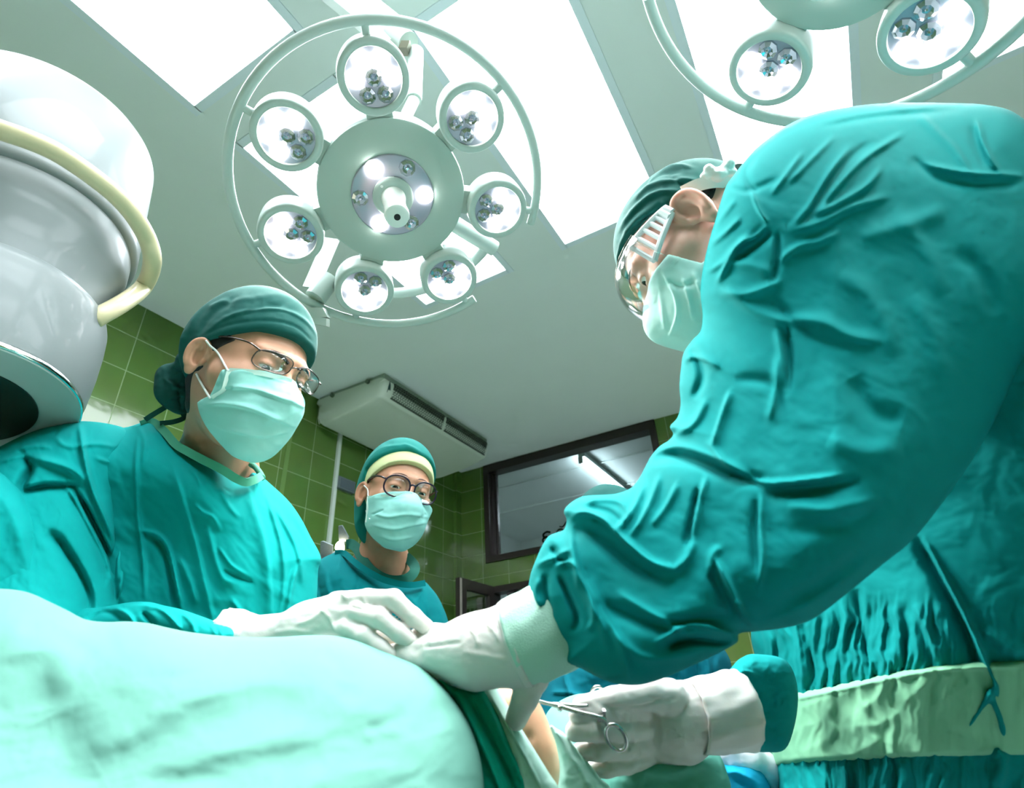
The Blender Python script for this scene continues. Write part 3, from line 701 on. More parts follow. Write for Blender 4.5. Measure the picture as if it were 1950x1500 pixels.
# ================================================================== HEADS
def skin_mat(name,c,sss=.12):
    M=mat(name,c,rough=.45,spec=.35,noise=.10,nscale=60,bump=.08,bscale=900,sss=sss);return M
m_scl=mat('eye white',(226,220,214),rough=.15,spec=.6);m_iris=mat('dark iris',(34,22,18),rough=.1,spec=.7)
m_brow=mat('brow hair',(44,32,28),rough=.6,bump=.5,bscale=1500)
m_hair=mat('black hair',(20,17,17),rough=.5,spec=.5,bump=.6,bscale=700)
def roll_about(R,t,deg):
    k=np.array(t)-CP;k/=np.linalg.norm(k);a=math.radians(deg);K=np.array([[0,-k[2],k[1]],[k[2],0,-k[0]],[-k[1],k[0],0]])
    return (np.eye(3)+math.sin(a)*K+(1-math.cos(a))*K@K)@np.array(R)
class Head:
    def __init__(s,R,t,sc,neck,chest,lid=.0030,ear=.84,nw=.052):
        s.R=np.array(R);s.t=np.array(t);s.s=sc;s.neck=s.loc(np.array(neck));s.chest=[(s.loc(np.array(c)),r) for c,r in chest];s.lid=lid;s.ear=ear;s.nw=nw
    def loc(s,Pw): return (np.asarray(Pw)-s.t)@s.R/s.s
    def wor(s,Pl): return np.asarray(Pl,float)@s.R.T*s.s+s.t
    def cran(s,P,o=0): return sd_ell(P,(0,-.012,.045),(.0755+o,.098+o,.088+o))
    def face(s,P,o=0):
        A=P.copy();A[:,0]=np.abs(A[:,0])
        d=s.cran(P,o)
        d=smin(d,sd_ell(P,(0,.028,-.015),(.064+o,.066+o,.088+o)),.03)
        d=smin(d,sd_ell(P,(0,.034,-.062),(.050+o,.056+o,.046+o)),.025)
        d=smin(d,sd_cone(A,(.046,.062,-.010),(.058,.03,-.012),.021+o,.016+o),.02)
        d=smin(d,sd_ell(P,(0,.078,-.092),(.02+o,.018+o,.018+o)),.025)
        d=smin(d,sd_cone(A,(.008,.089,.042),(.043,.074,.040),.011+o,.010+o),.016)
        return d
    def nose(s,P,o=0):
        A=P.copy();A[:,0]=np.abs(A[:,0])
        d=sd_cone(P,(0,.090,.028),(0,.111,-.012),.0075+o,.0115+o)
        return smin(d,sd_ell(A,(.011,.102,-.018),(.008+o,.010+o,.008+o)),.008)
    def earf(s,P):
        e=np.stack([np.abs(P[:,0])-.0755,P[:,1]+.010,P[:,2]-.002],-1)/s.ear
        c,sn=math.cos(.50),math.sin(.50)
        Q=np.stack([e[:,0]*sn-e[:,1]*c, e[:,0]*c+e[:,1]*sn, e[:,2]],-1)   # u to the rear, w outwards, z up
        # ear leans back a little
        a=.16;Q=np.stack([Q[:,0]*math.cos(a)-Q[:,2]*math.sin(a)*-1,Q[:,1],Q[:,2]*math.cos(a)-Q[:,0]*math.sin(a)],-1)
        d=sd_ell(Q,(.007,.004,.002),(.0185,.0058,.0315))
        d=smax(d,-sd_ell(Q,(.004,.0122,.001),(.0128,.0112,.0240)),.004)
        hp=[(-.011,.006,.004),(-.010,.009,.017),(-.003,.010,.028),(.009,.010,.032),(.0205,.010,.024),(.0245,.010,.009),(.021,.009,-.008),(.013,.008,-.020)]
        hp=spline(hp,3)
        for i in range(len(hp)-1): d=smin(d,sd_cone(Q,hp[i],hp[i+1],.0040,.0040),.003)
        ap=spline([(.012,.0075,.020),(.0145,.0075,.006),(.010,.0075,-.012),(.003,.0075,-.018)],3)
        for i in range(len(ap)-1): d=smin(d,sd_cone(Q,ap[i],ap[i+1],.0030,.0032),.004)
        d=smin(d,sd_ell(Q,(.003,.005,-.027),(.0085,.005,.0095)),.006)
        d=smin(d,sd_ell(Q,(-.010,.007,-.005),(.0042,.0045,.007)),.004)
        d=smin(d,sd_cone(Q,(.004,-.014,.004),(.004,-.0075,.002),.016,.0105),.006)
        return d*s.ear
    def sdf(s,P,full=True):
        A=P.copy();A[:,0]=np.abs(A[:,0])
        d=s.face(P)
        d=smin(d,s.nose(P),.010)
        d=smax(d,-sd_ell(A,(.033,.101,.020),(.019,.017,.0125)),.012)
        ec=(.032,.0775,.0205)
        lid=sd_ell(A,ec,(.0150,.0148,.0140))
        d=smin(d,lid,.006)
        slit=sd_ell(A,(.032,.092,.0175),(.0142,.016,s.lid))
        d=smax(d,-slit,.002)
        # lips
        d=smin(d,sd_cone(A,(0,.094,-.052),(.018,.084,-.053),.006,.004),.006)
        d=smin(d,s.earf(P),.006)
        if full:
            d=smin(d,sd_cone(P,(0,-.028,-.035),s.neck,s.nw,s.nw*1.08),.03)
            d=smin(d,sd_cone(P,(0,-.055,.01),s.neck+np.array([0,-.02,0]),s.nw*.9,s.nw*1.0),.03)
            k=0
            for i,(c,r) in enumerate(s.chest):
                d=smin(d,sd_cone(P,s.neck,c,s.nw*1.05,r),.045)
        return d
    def on(s,px,py,fn=None,off=0.):
        """surface point seen at a pixel"""
        fn=fn or s.sdf
        o=CP;r=ray(px,py);r=r/np.linalg.norm(r);t=np.linalg.norm(s.t-CP)-.2;best=(9,t)
        for _ in range(80):
            d=float(fn(s.loc((o+r*t)[None]))[0])*s.s-off
            if abs(d)<best[0]:best=(abs(d),t)
            if d<.0003:break
            t+=d*.8
            if t>np.linalg.norm(s.t-CP)+.3:t=best[1];break
        return o+r*t
    def ons(s,pts,fn=None,off=0.): return np.array([s.on(x,y,fn,off) for x,y in pts])
    def nets(s,fn,lo,hi,h):
        V,Q=nets(fn,lo,hi,h/s.s);return s.wor(V),Q
    def body(s,root,m,h=.0020):
        lo=np.array([-.10,-.125,-.14]);hi=np.array([.10,.13,.15])
        for c,r in s.chest+[(s.neck,.07)]: lo=np.minimum(lo,c-r-.02);hi=np.maximum(hi,c+r+.02)
        V,Q=s.nets(s.sdf,lo,hi,h);V=relax(V,Q,1,.4)
        return mesh('body',V,Q,m,root)
    def eyes(s,root,gaze=(0,.9,-.35)):
        for sx in(1,-1):
            c=np.array([.032*sx,.0775,.0205]);g=np.array(gaze,float);g/=np.linalg.norm(g)
            V,Fc=lathe((0,0,0),g,[(.0129*math.sin(a),.0129*math.cos(a)) for a in np.linspace(.02,math.pi-.02,24)],28)
            V=np.array(V);o=mesh('eye',s.wor(V+c),Fc,[m_scl,m_iris],root)
            q=np.array([V[f].mean(0) for f in Fc])@g
            o.data.polygons.foreach_set('material_index',[1 if x>.0129*.86 else 0 for x in q])
    def brows(s,root,m,z=.044,th=.0035,tilt=0,sink=.35):
        for sx in(1,-1):
            P=[(sx*x,y,z+dz) for x,y,dz in ((.012,.12,-.003+tilt),(.022,.12,.002+tilt),(.034,.11,.004),(.045,.10,.001),(.052,.09,-.004))]
            W=[]
            for x,y,zz in P:
                # march towards the head
                q=np.array([x,y,zz]);dr=np.array([-sx*.15,-1,0]);dr/=np.linalg.norm(dr)
                for _ in range(40):
                    d=float(s.sdf(q[None])[0])
                    if d<.0005:break
                    q=q+dr*d*.8
                W.append(q-np.array([0,th*sink,0]))
            W=spline(W,4);r=np.concatenate([np.linspace(th*.7,th,6),np.linspace(th,th*.3,len(W)-6)])
            V,Fc=tube(W,r,10);mesh('eyebrow',s.wor(V),Fc,m,root)
def cap_sdf(h,c,r,edge,tilt=None,bulge=None):
    """cloth cap: enlarged skull cut along edge(y,x)"""
    def fn(P):
        d=sd_ell(P,c,r)
        d=smin(d,sd_ell(P,(0,-.012,.045),(.0755+.006,.098+.006,.088+.006)),.01)
        if bulge:
            for b in bulge:d=smin(d,sd_ell(P,b[0],b[1]),.03)
        return smax(d,(edge(P)-P[:,2])*.85,.006)
    return fn
def mask_sdf(h,w=1.,side=lambda z:.03,top=.014,low=-.122,dy=0,puff=0,tk=8.5,slope=-.048):
    def fn(P):
        ax=np.abs(P[:,0])
        d=smin(h.face(P,.006),sd_ell(P,(0,.050+dy,-.050),((.064+puff)*w,.080+puff,.064+puff)),.02)
        d=smin(d,sd_cone(P,(0,.098+dy,.010),(0,.120+dy,-.030),.012,.020),.022)
        d=smin(d,sd_cone(P,(0,.118+dy,-.03),(0,.098+dy,-.088),.024,.026),.03)
        z=P[:,2]
        e=np.maximum(side(z)-P[:,1],z-(top-tk*ax*ax))
        e=np.maximum(e,np.maximum(low-z,(slope-1.0*P[:,1]-z)*.75))
        return smax(d,e*.9,.003)
    return fn
m_mask=mat('mint surgical mask',(146,210,202),rough=.8,noise=.02,nscale=90,bump=.08,bscale=2500)
m_maskw=mat('white mask edging',(214,238,230),rough=.75)
m_loop=mat('white elastic',(236,240,236),rough=.7)
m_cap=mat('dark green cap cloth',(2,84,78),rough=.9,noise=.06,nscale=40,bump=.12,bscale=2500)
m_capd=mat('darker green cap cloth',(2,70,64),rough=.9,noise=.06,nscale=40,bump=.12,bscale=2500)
m_capw=mat('teal cap cloth',(4,124,116),rough=.9,noise=.05,nscale=40,bump=.12,bscale=2500)
m_gl=clear_mat('spectacle lens',.0,(1,1,1,1),.5)
m_wire=mat('thin metal frame',(96,88,84),rough=.22,metal=1)
m_acet=mat('dark purple acetate frame',(34,18,40),rough=.18,spec=.6)
def strip(name,P,wdt,th,m,root,up=(0,0,1)):
    """a flat band following points"""
    P=np.array(P);V=[];Fc=[]
    for i in range(len(P)):
        T=P[min(i+1,len(P)-1)]-P[max(i-1,0)];T/=np.linalg.norm(T)
        view=P[i]-CP;view/=np.linalg.norm(view);s_=np.cross(T,view);s_/=np.linalg.norm(s_);n_=np.cross(s_,T)
        w_=wdt[i] if hasattr(wdt,'__len__') else wdt
        V+=[P[i]+s_*w_+n_*th,P[i]+s_*w_-n_*th,P[i]-s_*w_-n_*th,P[i]-s_*w_+n_*th]
    for k in range(len(P)-1):
        for i in range(4):
            j=(i+1)%4;Fc.append([k*4+i,k*4+j,(k+1)*4+j,(k+1)*4+i])
    Fc.append([0,1,2,3]);k=(len(P)-1)*4;Fc.append([k+3,k+2,k+1,k])
    return mesh(name,V,Fc,m,root,auto=50)
def rim_pts(cx,cz,w,hh,pw,y,bow=0.,n=40,sx=1,drop=0,tiltx=0):
    t=np.linspace(0,2*np.pi,n,endpoint=False);c,s_=np.cos(t),np.sin(t)
    x=np.sign(c)*np.abs(c)**(2/pw)*w;z=np.sign(s_)*np.abs(s_)**(2/pw)*hh
    X=cx+sx*x
    return np.stack([X,y-bow*(np.abs(X)-.0)**2*1.0+tiltx*z,cz+z+drop*x],-1)
def glasses(h,root,label,rim,frame_r,m_fr,temple,bridge,templ_r,half=False):
    g=None
    mb=MB()
    R=[]
    for sx in(1,-1):
        P=rim(sx);R.append(P)
        if half:
            k=[i for i in range(len(P)) if P[i,2]>=P[:,2].mean()-.012]
            mb.tube(h.wor(P),frame_r,8,closed=True)
        else: mb.tube(h.wor(P),frame_r,10,closed=True)
    mb.tube(h.wor(spline(bridge,6)),frame_r*1.1,8)
    g=mb.build('glasses',m_fr,root,label=label)
    for P in R:
        c=P.mean(0);n=len(P);V=[c+(p-c)*.98 for p in P]+[c+(p-c)*.98-np.array([0,.0016,0]) for p in P]
        V=[v for v in V]+[c+np.array([0,.0012,0]),c-np.array([0,.0004,0])]
        Fc=[[i,(i+1)%n,2*n] for i in range(n)]+[[(i+1)%n+n,i+n,2*n+1] for i in range(n)]+[[(i+1)%n,i,i+n,(i+1)%n+n] for i in range(n)]
        mesh('lens',h.wor(np.array(V)),Fc,m_gl,g)
    for sx in(1,-1):
        P=spline([(sx*a,b,c) for a,b,c in temple],6);V,Fc=tube(h.wor(P),templ_r,8,flat=.7 if templ_r>.0015 else None);mesh('temple',V,Fc,m_fr,g)
    return g
# ------------------------------------------------------------------ standing surgeon, left of the table
man=empty('person',(-.95,.62,0),'person at left in green cap, mask and thin metal glasses, leaning over the patient','person')
hm=Head(roll_about([[0.0313,0.9238,0.3817],[-0.9956,0.0625,-0.0697],[-0.0882,-0.3778,0.9217]],[-0.7579,0.4928,1.5039],4),[-0.7579,0.4928,1.5039],1.0,
    at(410,905,1.01),[(at(270,960,1.00),.06),(at(432,1000,1.0),.035),(at(400,1040,1.00),.07)],lid=.0036,nw=.047)
m_skin1=skin_mat('skin tan',(200,150,122))
hm.body(man,m_skin1)
hm.eyes(man,(0.12,.82,-.42));hm.brows(man,m_brow,z=.040,th=.0036,sink=.45)
edge=lambda P: np.where(P[:,1]>0,.040+.46*P[:,1]-.0*P[:,0],.040+.85*P[:,1])-.3*np.maximum(0,np.abs(P[:,0])-.055)
fn=cap_sdf(hm,(0,-.018,.062),(.088,.114,.104),edge,bulge=[((0,-.07,.04),(.075,.06,.075))])
V,Q=hm.nets(fn,(-.11,-.16,-.08),(.11,.12,.19),.0022)
capst=[([(395,632),(430,606),(490,590),(545,592),(590,620),(612,660)],5,.0022,2.5),
 ([(385,640),(430,620),(500,610),(560,620),(600,655)],3,-.0014),
 ([(360,640),(375,600),(405,570),(450,548)],9,.004,4),([(375,640),(395,605),(425,580),(455,562)],5,-.003,8),
 ([(350,660),(352,610),(372,575),(400,556)],6,.003),([(430,575),(480,568),(530,562),(575,580)],6,.0018),([(400,585),(420,575),(438,572)],4,.002),
 ([(500,575),(540,585),(585,600),(605,630)],7,-.002),([(340,700),(345,660),(360,625)],5,.003),([(460,600),(500,584),(548,578)],5,-.0016)]
V=push(V,Q,capst,lambda x,y:.0012*noise2(x/34,y/22)+.0006*noise2(x/13,y/10,3.))
cap=mesh('surgical_cap',V,Q,m_cap,man,label='dark green tied surgical cap')
# knot and tails at the nape
kn=at(336,738,.985)
def fk(P):
    d=sd_ell(P,kn,(.026,.03,.040));d=smin(d,sd_cone(P,at(322,715,.98),at(352,770,1.0),.018,.017),.02)
    d=smin(d,sd_cone(P,at(318,745,.97),at(345,755,.99),.012,.02),.02);return smin(d,sd_cone(P,at(350,700,.97),at(358,690,.965),.016,.02),.02)
V,Q=nets(fk,kn-.09,kn+.09,.0024)
V=push(V,Q,[([(312,720),(330,735),(352,742)],5,.005,3),([(322,760),(340,752),(360,760)],5,.004,3),([(325,700),(345,715),(362,716)],5,-.004),([(345,725),(342,750),(348,780)],4,-.005)],lambda x,y:.002*noise2(x/9,y/9))
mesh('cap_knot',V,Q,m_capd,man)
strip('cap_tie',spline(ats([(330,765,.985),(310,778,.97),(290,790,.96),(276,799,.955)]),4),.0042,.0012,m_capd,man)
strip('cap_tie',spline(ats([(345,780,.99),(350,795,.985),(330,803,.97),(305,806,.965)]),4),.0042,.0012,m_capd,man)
# hair below the cap
def fh(P):
    d=hm.cran(P,.0045);d=smin(d,sd_cone(P,(0,-.075,-.01),(0,-.062,-.05),.045,.035),.03)
    e=np.maximum(P[:,2]-(edge(P)+.012),P[:,1]-.006);d1=np.maximum(d,e)
    A=P.copy();A[:,0]=np.abs(A[:,0])
    sb=np.maximum(hm.face(P,.0025),np.maximum(np.maximum(P[:,1]-.024-1.2*(P[:,2]-.03),-.006-P[:,1]+.6*np.maximum(0,.02-P[:,2])),np.maximum(.006-P[:,2],P[:,2]-.057+.35*P[:,1])))
    return np.minimum(d1,sb)
V,Q=hm.nets(fh,(-.09,-.125,-.10),(.09,.09,.10),.0024)
mesh('hair',V,Q,m_hair,man)
fm=mask_sdf(hm,side=lambda z:np.where(z>-.050,.057+.25*(z+.0),np.maximum(.044+2.0*(z+.050),.006)),top=.0165,puff=.000,tk=4.5)
V,Q=hm.nets(fm,(-.10,-.03,-.15),(.10,.17,.05),.0016)
ms=[([(416,757),(440,740),(480,742),(530,758),(585,778)],7,.004,2.5),([(392,772),(430,770),(480,780),(530,800),(560,812)],7,.0035,2.5),
 ([(420,815),(450,822),(500,830),(550,822)],5,.0024,2.5),([(412,752),(428,744),(445,738)],3,-.004),([(575,765),(590,780),(588,800)],4,-.004),
 ([(430,692),(480,702),(530,716),(565,724)],2.2,.0012),([(432,700),(480,710),(530,724),(562,734)],2.2,.001),([(552,740),(556,760),(548,790),(500,800)],8,.003),
 ([(425,700),(424,730),(414,755)],3,.0012)]
V=push(V,Q,ms,lambda x,y:.0009*noise2(x/16,y/12))
mk=mesh('face_mask',V,Q,m_mask,man,label='mint green pleated face mask')
fo=lambda P:fm(P)
ed=hm.ons([(437,705),(480,708),(530,718),(556,726)],fm,.0006);strip('mask_edge',spline(ed,5),.0035,.0008,m_maskw,mk)
ed=hm.ons([(436,707),(430,728),(424,744),(404,757)],fm,.0006);strip('mask_edge',spline(ed,5),.0032,.0008,m_maskw,mk)
# ear loops
P=spline(np.concatenate([hm.ons([(434,706)],fm,.001),hm.ons([(415,672),(400,658),(392,648)],None,.002)]),5)
V,Fc=tube(P,.0016,8);mesh('ear_loop',V,Fc,m_loop,mk)
P=spline(np.concatenate([hm.ons([(400,758)],fm,.001),hm.ons([(388,738),(379,722),(374,712)],None,.002)]),5)
V,Fc=tube(P,.0016,8);mesh('ear_loop',V,Fc,m_loop,mk)
glasses(hm,man,'thin metal framed glasses',lambda sx:rim_pts(sx*.0360,.027,.0280,.0150,3.0,.109,bow=4.,sx=sx,drop=-.12,tiltx=.25),.0009,m_wire,
    [(.063,.099,.034),(.070,.080,.040),(.076,.05,.042),(.079,.01,.040),(.079,-.012,.030)],[(.010,.109,.030),(.004,.114,.034),(-.004,.114,.034),(-.010,.109,.030)],.0014)
# ------------------------------------------------------------------ woman standing behind
wom=empty('person',(-1.0,1.1,0),'woman in teal cap over a pale headband, round dark glasses and mask, standing behind','person')
hw=Head([[-0.4991,0.8388,0.2177],[-0.8572,-0.5147,0.018],[0.1272,-0.1776,0.9758]],[-0.861,0.9969,1.4542],.96,
    at(726,1078,1.40),[(at(660,1140,1.37),.05),(at(765,1165,1.37),.03),(at(725,1170,1.36),.06)],lid=.0026,ear=.84,nw=.046)
m_skin2=skin_mat('skin warm',(190,140,112))
hw.body(wom,m_skin2)
hw.eyes(wom,(0.05,.85,-.5));hw.brows(wom,mat('thin brow',(104,78,70),rough=.6),z=.046,th=.0022,sink=.7)
ew=lambda P: np.where(P[:,1]>0,.044+.52*P[:,1],.044+1.5*P[:,1])-.35*np.maximum(0,np.abs(P[:,0])-.055)-.5*np.maximum(0,-P[:,1]-.03)
# pale headband under the cap
fb=lambda P: smax(np.maximum(sd_ell(P,(0,-.010,.050),(.083,.107,.096)),(ew(P)-.004-P[:,2])*.85),P[:,2]-(ew(P)+.062)-.0*P[:,1],.004)
V,Q=hw.nets(fb,(-.1,-.14,-.12),(.1,.12,.17),.0022)
mesh('headband',V,Q,mat('pale yellow cloth',(206,214,160),rough=.85,bump=.1,bscale=2500),wom)
ec=lambda P: np.where(P[:,1]>0,.062+.60*P[:,1],.050+.9*P[:,1])-.9*np.maximum(0,.03-P[:,1])
def fcw(P):
    d=sd_ell(P,(0,-.024,.063),(.091,.114,.107))
    d=smin(d,sd_ell(P,(0,-.070,.005),(.078,.066,.085)),.04)
    d=smin(d,sd_ell(P,(0,-.082,-.045),(.060,.050,.060)),.03)
    e=np.where(P[:,1]>-.012,(.050+.62*P[:,1])+.022-P[:,2],-.14-P[:,2])
    e=np.maximum(e,np.where(P[:,2]<.05,P[:,1]+.032-.40*(P[:,2]),-9))
    return smax(d,e*.8,.006)
V,Q=hw.nets(fcw,(-.11,-.16,-.15),(.11,.12,.19),.0022)
V=push(V,Q,[([(660,985),(668,940),(690,890),(725,855),(765,850)],4,.0016,2),([(668,1000),(674,950),(688,910)],4,-.002),([(700,880),(730,856),(770,850),(800,866)],4,.0024,3),([(690,862),(715,845),(750,842)],5,-.002),([(765,846),(790,856),(808,872)],4,.003,3),([(680,1000),(688,980),(692,960)],5,.003)],
    lambda x,y:.0010*noise2(x/18,y/22))
mesh('surgical_cap',V,Q,m_capw,wom,label='teal bouffant surgical cap')
fhw=lambda P: np.maximum(hw.cran(P,.003),np.maximum(np.maximum(-.075-P[:,2],P[:,2]-.05),P[:,1]+.02))
V,Q=hw.nets(fhw,(-.09,-.125,-.08),(.09,.09,.08),.003);mesh('hair',V,Q,m_hair,wom)
fmw=mask_sdf(hw,side=lambda z:np.where(z>-.055,.040+.10*(z+.02),np.maximum(.036+1.3*(z+.055),.004)),top=.010,puff=.000,tk=3.5,low=-.118)
V,Q=hw.nets(fmw,(-.10,-.03,-.15),(.10,.17,.05),.0018)
V=push(V,Q,[([(712,978),(740,985),(775,980),(815,985)],5,.003,2),([(712,1000),(750,1008),(785,1000),(815,995)],5,.003,2),([(722,1020),(750,1028),(785,1022)],4,.002,2),([(710,948),(745,948),(775,944)],2,.001),([(708,980),(720,975),(730,970)],2,-.0025),([(800,985),(812,978)],3,-.002)],lambda x,y:.0007*noise2(x/12,y/10))
mk=mesh('face_mask',V,Q,m_mask,wom,label='mint green pleated face mask')
def edge_of(h,fn,pts,m,par,w=.003): return strip('mask_edge',spline(h.ons(pts,fn,.0006),5),w,.0008,m,par)
edge_of(hw,fmw,[(701,946),(730,944),(760,941),(785,939)],m_maskw,mk,.0025)
edge_of(hw,fmw,[(701,945),(700,960),(699,978),(697,994)],m_maskw,mk,.0025)
P=spline(np.concatenate([hw.ons([(701,945)],fmw,.001),hw.ons([(700,932),(693,924)],None,.002)]),5);V,Fc=tube(P,.0015,8);mesh('ear_loop',V,Fc,m_loop,mk)
P=spline(np.concatenate([hw.ons([(704,988)],fmw,.001),hw.ons([(699,978),(696,970)],None,.002)]),5);V,Fc=tube(P,.0015,8);mesh('ear_loop',V,Fc,m_loop,mk)
glasses(hw,wom,'round dark purple plastic glasses',lambda sx:rim_pts(sx*.0345,.016,.0285,.0235,2.3,.112,bow=3.,sx=sx,drop=0,tiltx=.2),.0019,m_acet,
    [(.063,.099,.028),(.070,.080,.034),(.076,.05,.038),(.078,.01,.036),(.077,-.010,.030)],[(.0075,.111,.022),(.003,.115,.025),(-.003,.115,.025),(-.0075,.111,.022)],.0032)
# ------------------------------------------------------------------ operating surgeon at right
sur=empty('person',(.25,.75,0),'operating surgeon at right in teal gown, clear goggles and dark green cap, bending over','person')
hs=Head([[-0.0034,-0.8196,-0.5729],[0.9998,0.008,-0.0173],[0.0188,-0.5728,0.8194]],[-0.0415,0.6675,1.5492],1.0,
    at(1455,520,.74),[(at(1600,560,.72),.05),(at(1640,460,.78),.06)],lid=.0034,ear=.98,nw=.056)
m_skin3=skin_mat('skin fair',(214,168,150),sss=.4)
hs.body(sur,m_skin3)
hs.eyes(sur,(0,.85,-.45));hs.brows(sur,m_brow,z=.043,th=.0026,sink=.7)
es=lambda P: np.where(P[:,1]>0,.052+.40*P[:,1],.046+.45*P[:,1])
fs=cap_sdf(hs,(0,-.016,.054),(.084,.108,.097),es)
V,Q=hs.nets(fs,(-.11,-.16,-.08),(.11,.12,.19),.0022)
V=push(V,Q,[([(1175,520),(1180,470),(1215,420),(1270,385)],7,.005,3),([(1172,540),(1172,490),(1190,440)],6,-.004),([(1180,440),(1215,395),(1250,370),(1295,365)],6,.005,3),([(1205,385),(1240,355),(1290,345),(1330,345)],6,.004,3),([(1215,360),(1250,330),(1300,325)],6,-.004),([(1230,350),(1270,318),(1320,320)],5,.004,3),([(1270,330),(1300,350),(1330,355)],5,-.003),([(1185,560),(1195,500),(1230,440),(1270,405)],4,.003,2)],lambda x,y:.0018*noise2(x/22,y/16))
mesh('surgical_cap',V,Q,m_cap,sur,label='crumpled dark green surgical cap')
# white ties over the back of the cap
strip('cap_tie',spline(hs.ons([(1300,366),(1330,352),(1365,345),(1395,348)],fs,.004),5),.008,.0015,m_loop,sur)
bw=hs.on(1366,334,fs,.006)
def fbow(P):
    d=sd_ell(P,bw,(.008,.007,.007))
    for dx,dy,r in((-16,-12,.005),(-24,2,.004),(22,-22,.006),(28,-6,.004)):
        q=bw+RT*dx/1400-UP*dy/1400;d=smin(d,sd_cone(P,bw,q,.006,r),.006);d=smin(d,sd_ell(P,q,(r*1.1,r,r)),.005)
    return d
V,Q=nets(fbow,bw-.05,bw+.05,.0018)
V=push(V,Q,(),lambda x,y:.0014*noise2(x/6,y/6));mesh('cap_bow',V,Q,m_loop,sur,label='white tie bow')
def fhs(P): return np.maximum(hs.cran(P,.003),np.maximum(P[:,2]-.05,np.maximum(P[:,1]+.018,-.03-P[:,2])))
V,Q=hs.nets(fhs,(-.09,-.125,-.08),(.09,.09,.08),.003);mesh('hair',V,Q,m_hair,sur)
fms=mask_sdf(hs,side=lambda z:np.where(z>-.055,.050+.3*(z+.02),np.maximum(.036+1.2*(z+.055),.0)),top=.010,puff=.004,tk=3.5,low=-.135,dy=-.010,slope=-.06)
V,Q=hs.nets(fms,(-.10,-.03,-.16),(.10,.19,.05),.0018)
V=push(V,Q,[([(1262,520),(1285,560),(1290,600),(1275,640)],6,.004,3),([(1300,530),(1312,570),(1320,610)],6,.004,3),([(1320,520),(1335,560),(1340,600)],6,.004,3),([(1270,535),(1300,545),(1330,530)],5,-.003),([(1255,540),(1262,590),(1268,630)],5,.002)],lambda x,y:.0008*noise2(x/14,y/14))
mk=mesh('face_mask',V,Q,mat('pale mint surgical mask',(180,222,214),rough=.8,noise=.02,nscale=90,bump=.08,bscale=2500),sur,label='pale mint face mask')
# goggles: clear wrap-round shield with a white vented side plate and strap
m_clear=clear_mat('clear goggles',.08,(.96,.98,.98,1),.45)
def gog(a,z,o=0):     # a angle from the front, local
    rx,ry=.076+o,.083+o*1.0
    return np.array([rx*math.sin(a),.030+ry*math.cos(a)-.10*max(0,z-.03)-.12*max(0,.0-z),z])
V=[];Fc=[];na,nz=41,13
A=np.linspace(-1.25,1.25,na);Z=np.linspace(-.022,.062,nz)
for o in(0,.0016):
    for i in range(na):
        for j in range(nz):
            t=(j/(nz-1)-.5)*2;V.append(gog(A[i],Z[j]-(.006*(abs(A[i])/1.25)**2 if j<nz//2 else .004*(A[i]/1.25)**2),o+.010*(1-t*t*t*t)))
N=na*nz
for i in range(na-1):
    for j in range(nz-1):
        a=i*nz+j;Fc.append([a,a+1,a+nz+1,a+nz]);Fc.append([N+a,N+a+nz,N+a+nz+1,N+a+1])
for i in range(na-1):
    for j in (0,nz-1):
        a=i*nz+j;Fc.append([a,a+nz,N+a+nz,N+a])
for j in range(nz-1):
    for i in (0,na-1):
        a=i*nz+j;Fc.append([a,a+1,N+a+1,N+a])
gg=mesh('goggles',hs.wor(np.array(V)),Fc,m_clear,sur,label='clear plastic safety goggles')
m_strap=mat('grey strap',(84,92,88),rough=.7)
m_gw=mat('white goggle frame',(228,234,236),rough=.3)
rim=[gog(A[i],Z[-1]-.004*(A[i]/1.25)**2,.001) for i in range(na)]
V,Fc=tube(hs.wor(np.array(rim)),.0022,8);mesh('goggle_rim',V,Fc,m_clear,gg)
rim=[gog(A[i],Z[0]-.006*(abs(A[i])/1.25)**2,.001) for i in range(na)]
V,Fc=tube(hs.wor(np.array(rim)),.0022,8);mesh('goggle_rim',V,Fc,m_clear,gg)
for sx in(-1,1):
    mb=MB();q=[]
    y0,y1=.006,.068
    # side plate narrowing towards the ear, cut by four slots: build as two rails and bars
    def sp(t,u):  # t 0 front..1 rear, u -1..1
        hh=.026*(1-t)+.008*t
        return np.array([sx*(.083-.004*(1-t)**2*3),y1+(y0-y1)*t,.026+.006*t+u*hh])
    for u in(-.92,.92): mb.tube(hs.wor([sp(t,u) for t in np.linspace(0,1,8)]),.0042,8)
    for t in(0.0,.22,.42,.60,.76,.9,1.0): mb.tube(hs.wor([sp(t,-.92),sp(t,.92)]),.0036 if t<.8 else .006,8)
    mb.build('side_vent',m_gw,gg,label='white slotted side vent')
    P=spline(hs.wor([(sx*.080,.004,.032),(sx*.082,-.03,.030),(sx*.074,-.07,.022),(sx*.04,-.112,.02),(0,-.120,.02)]),5)
    strip('goggle_strap',P,.006,.001,m_strap,gg)
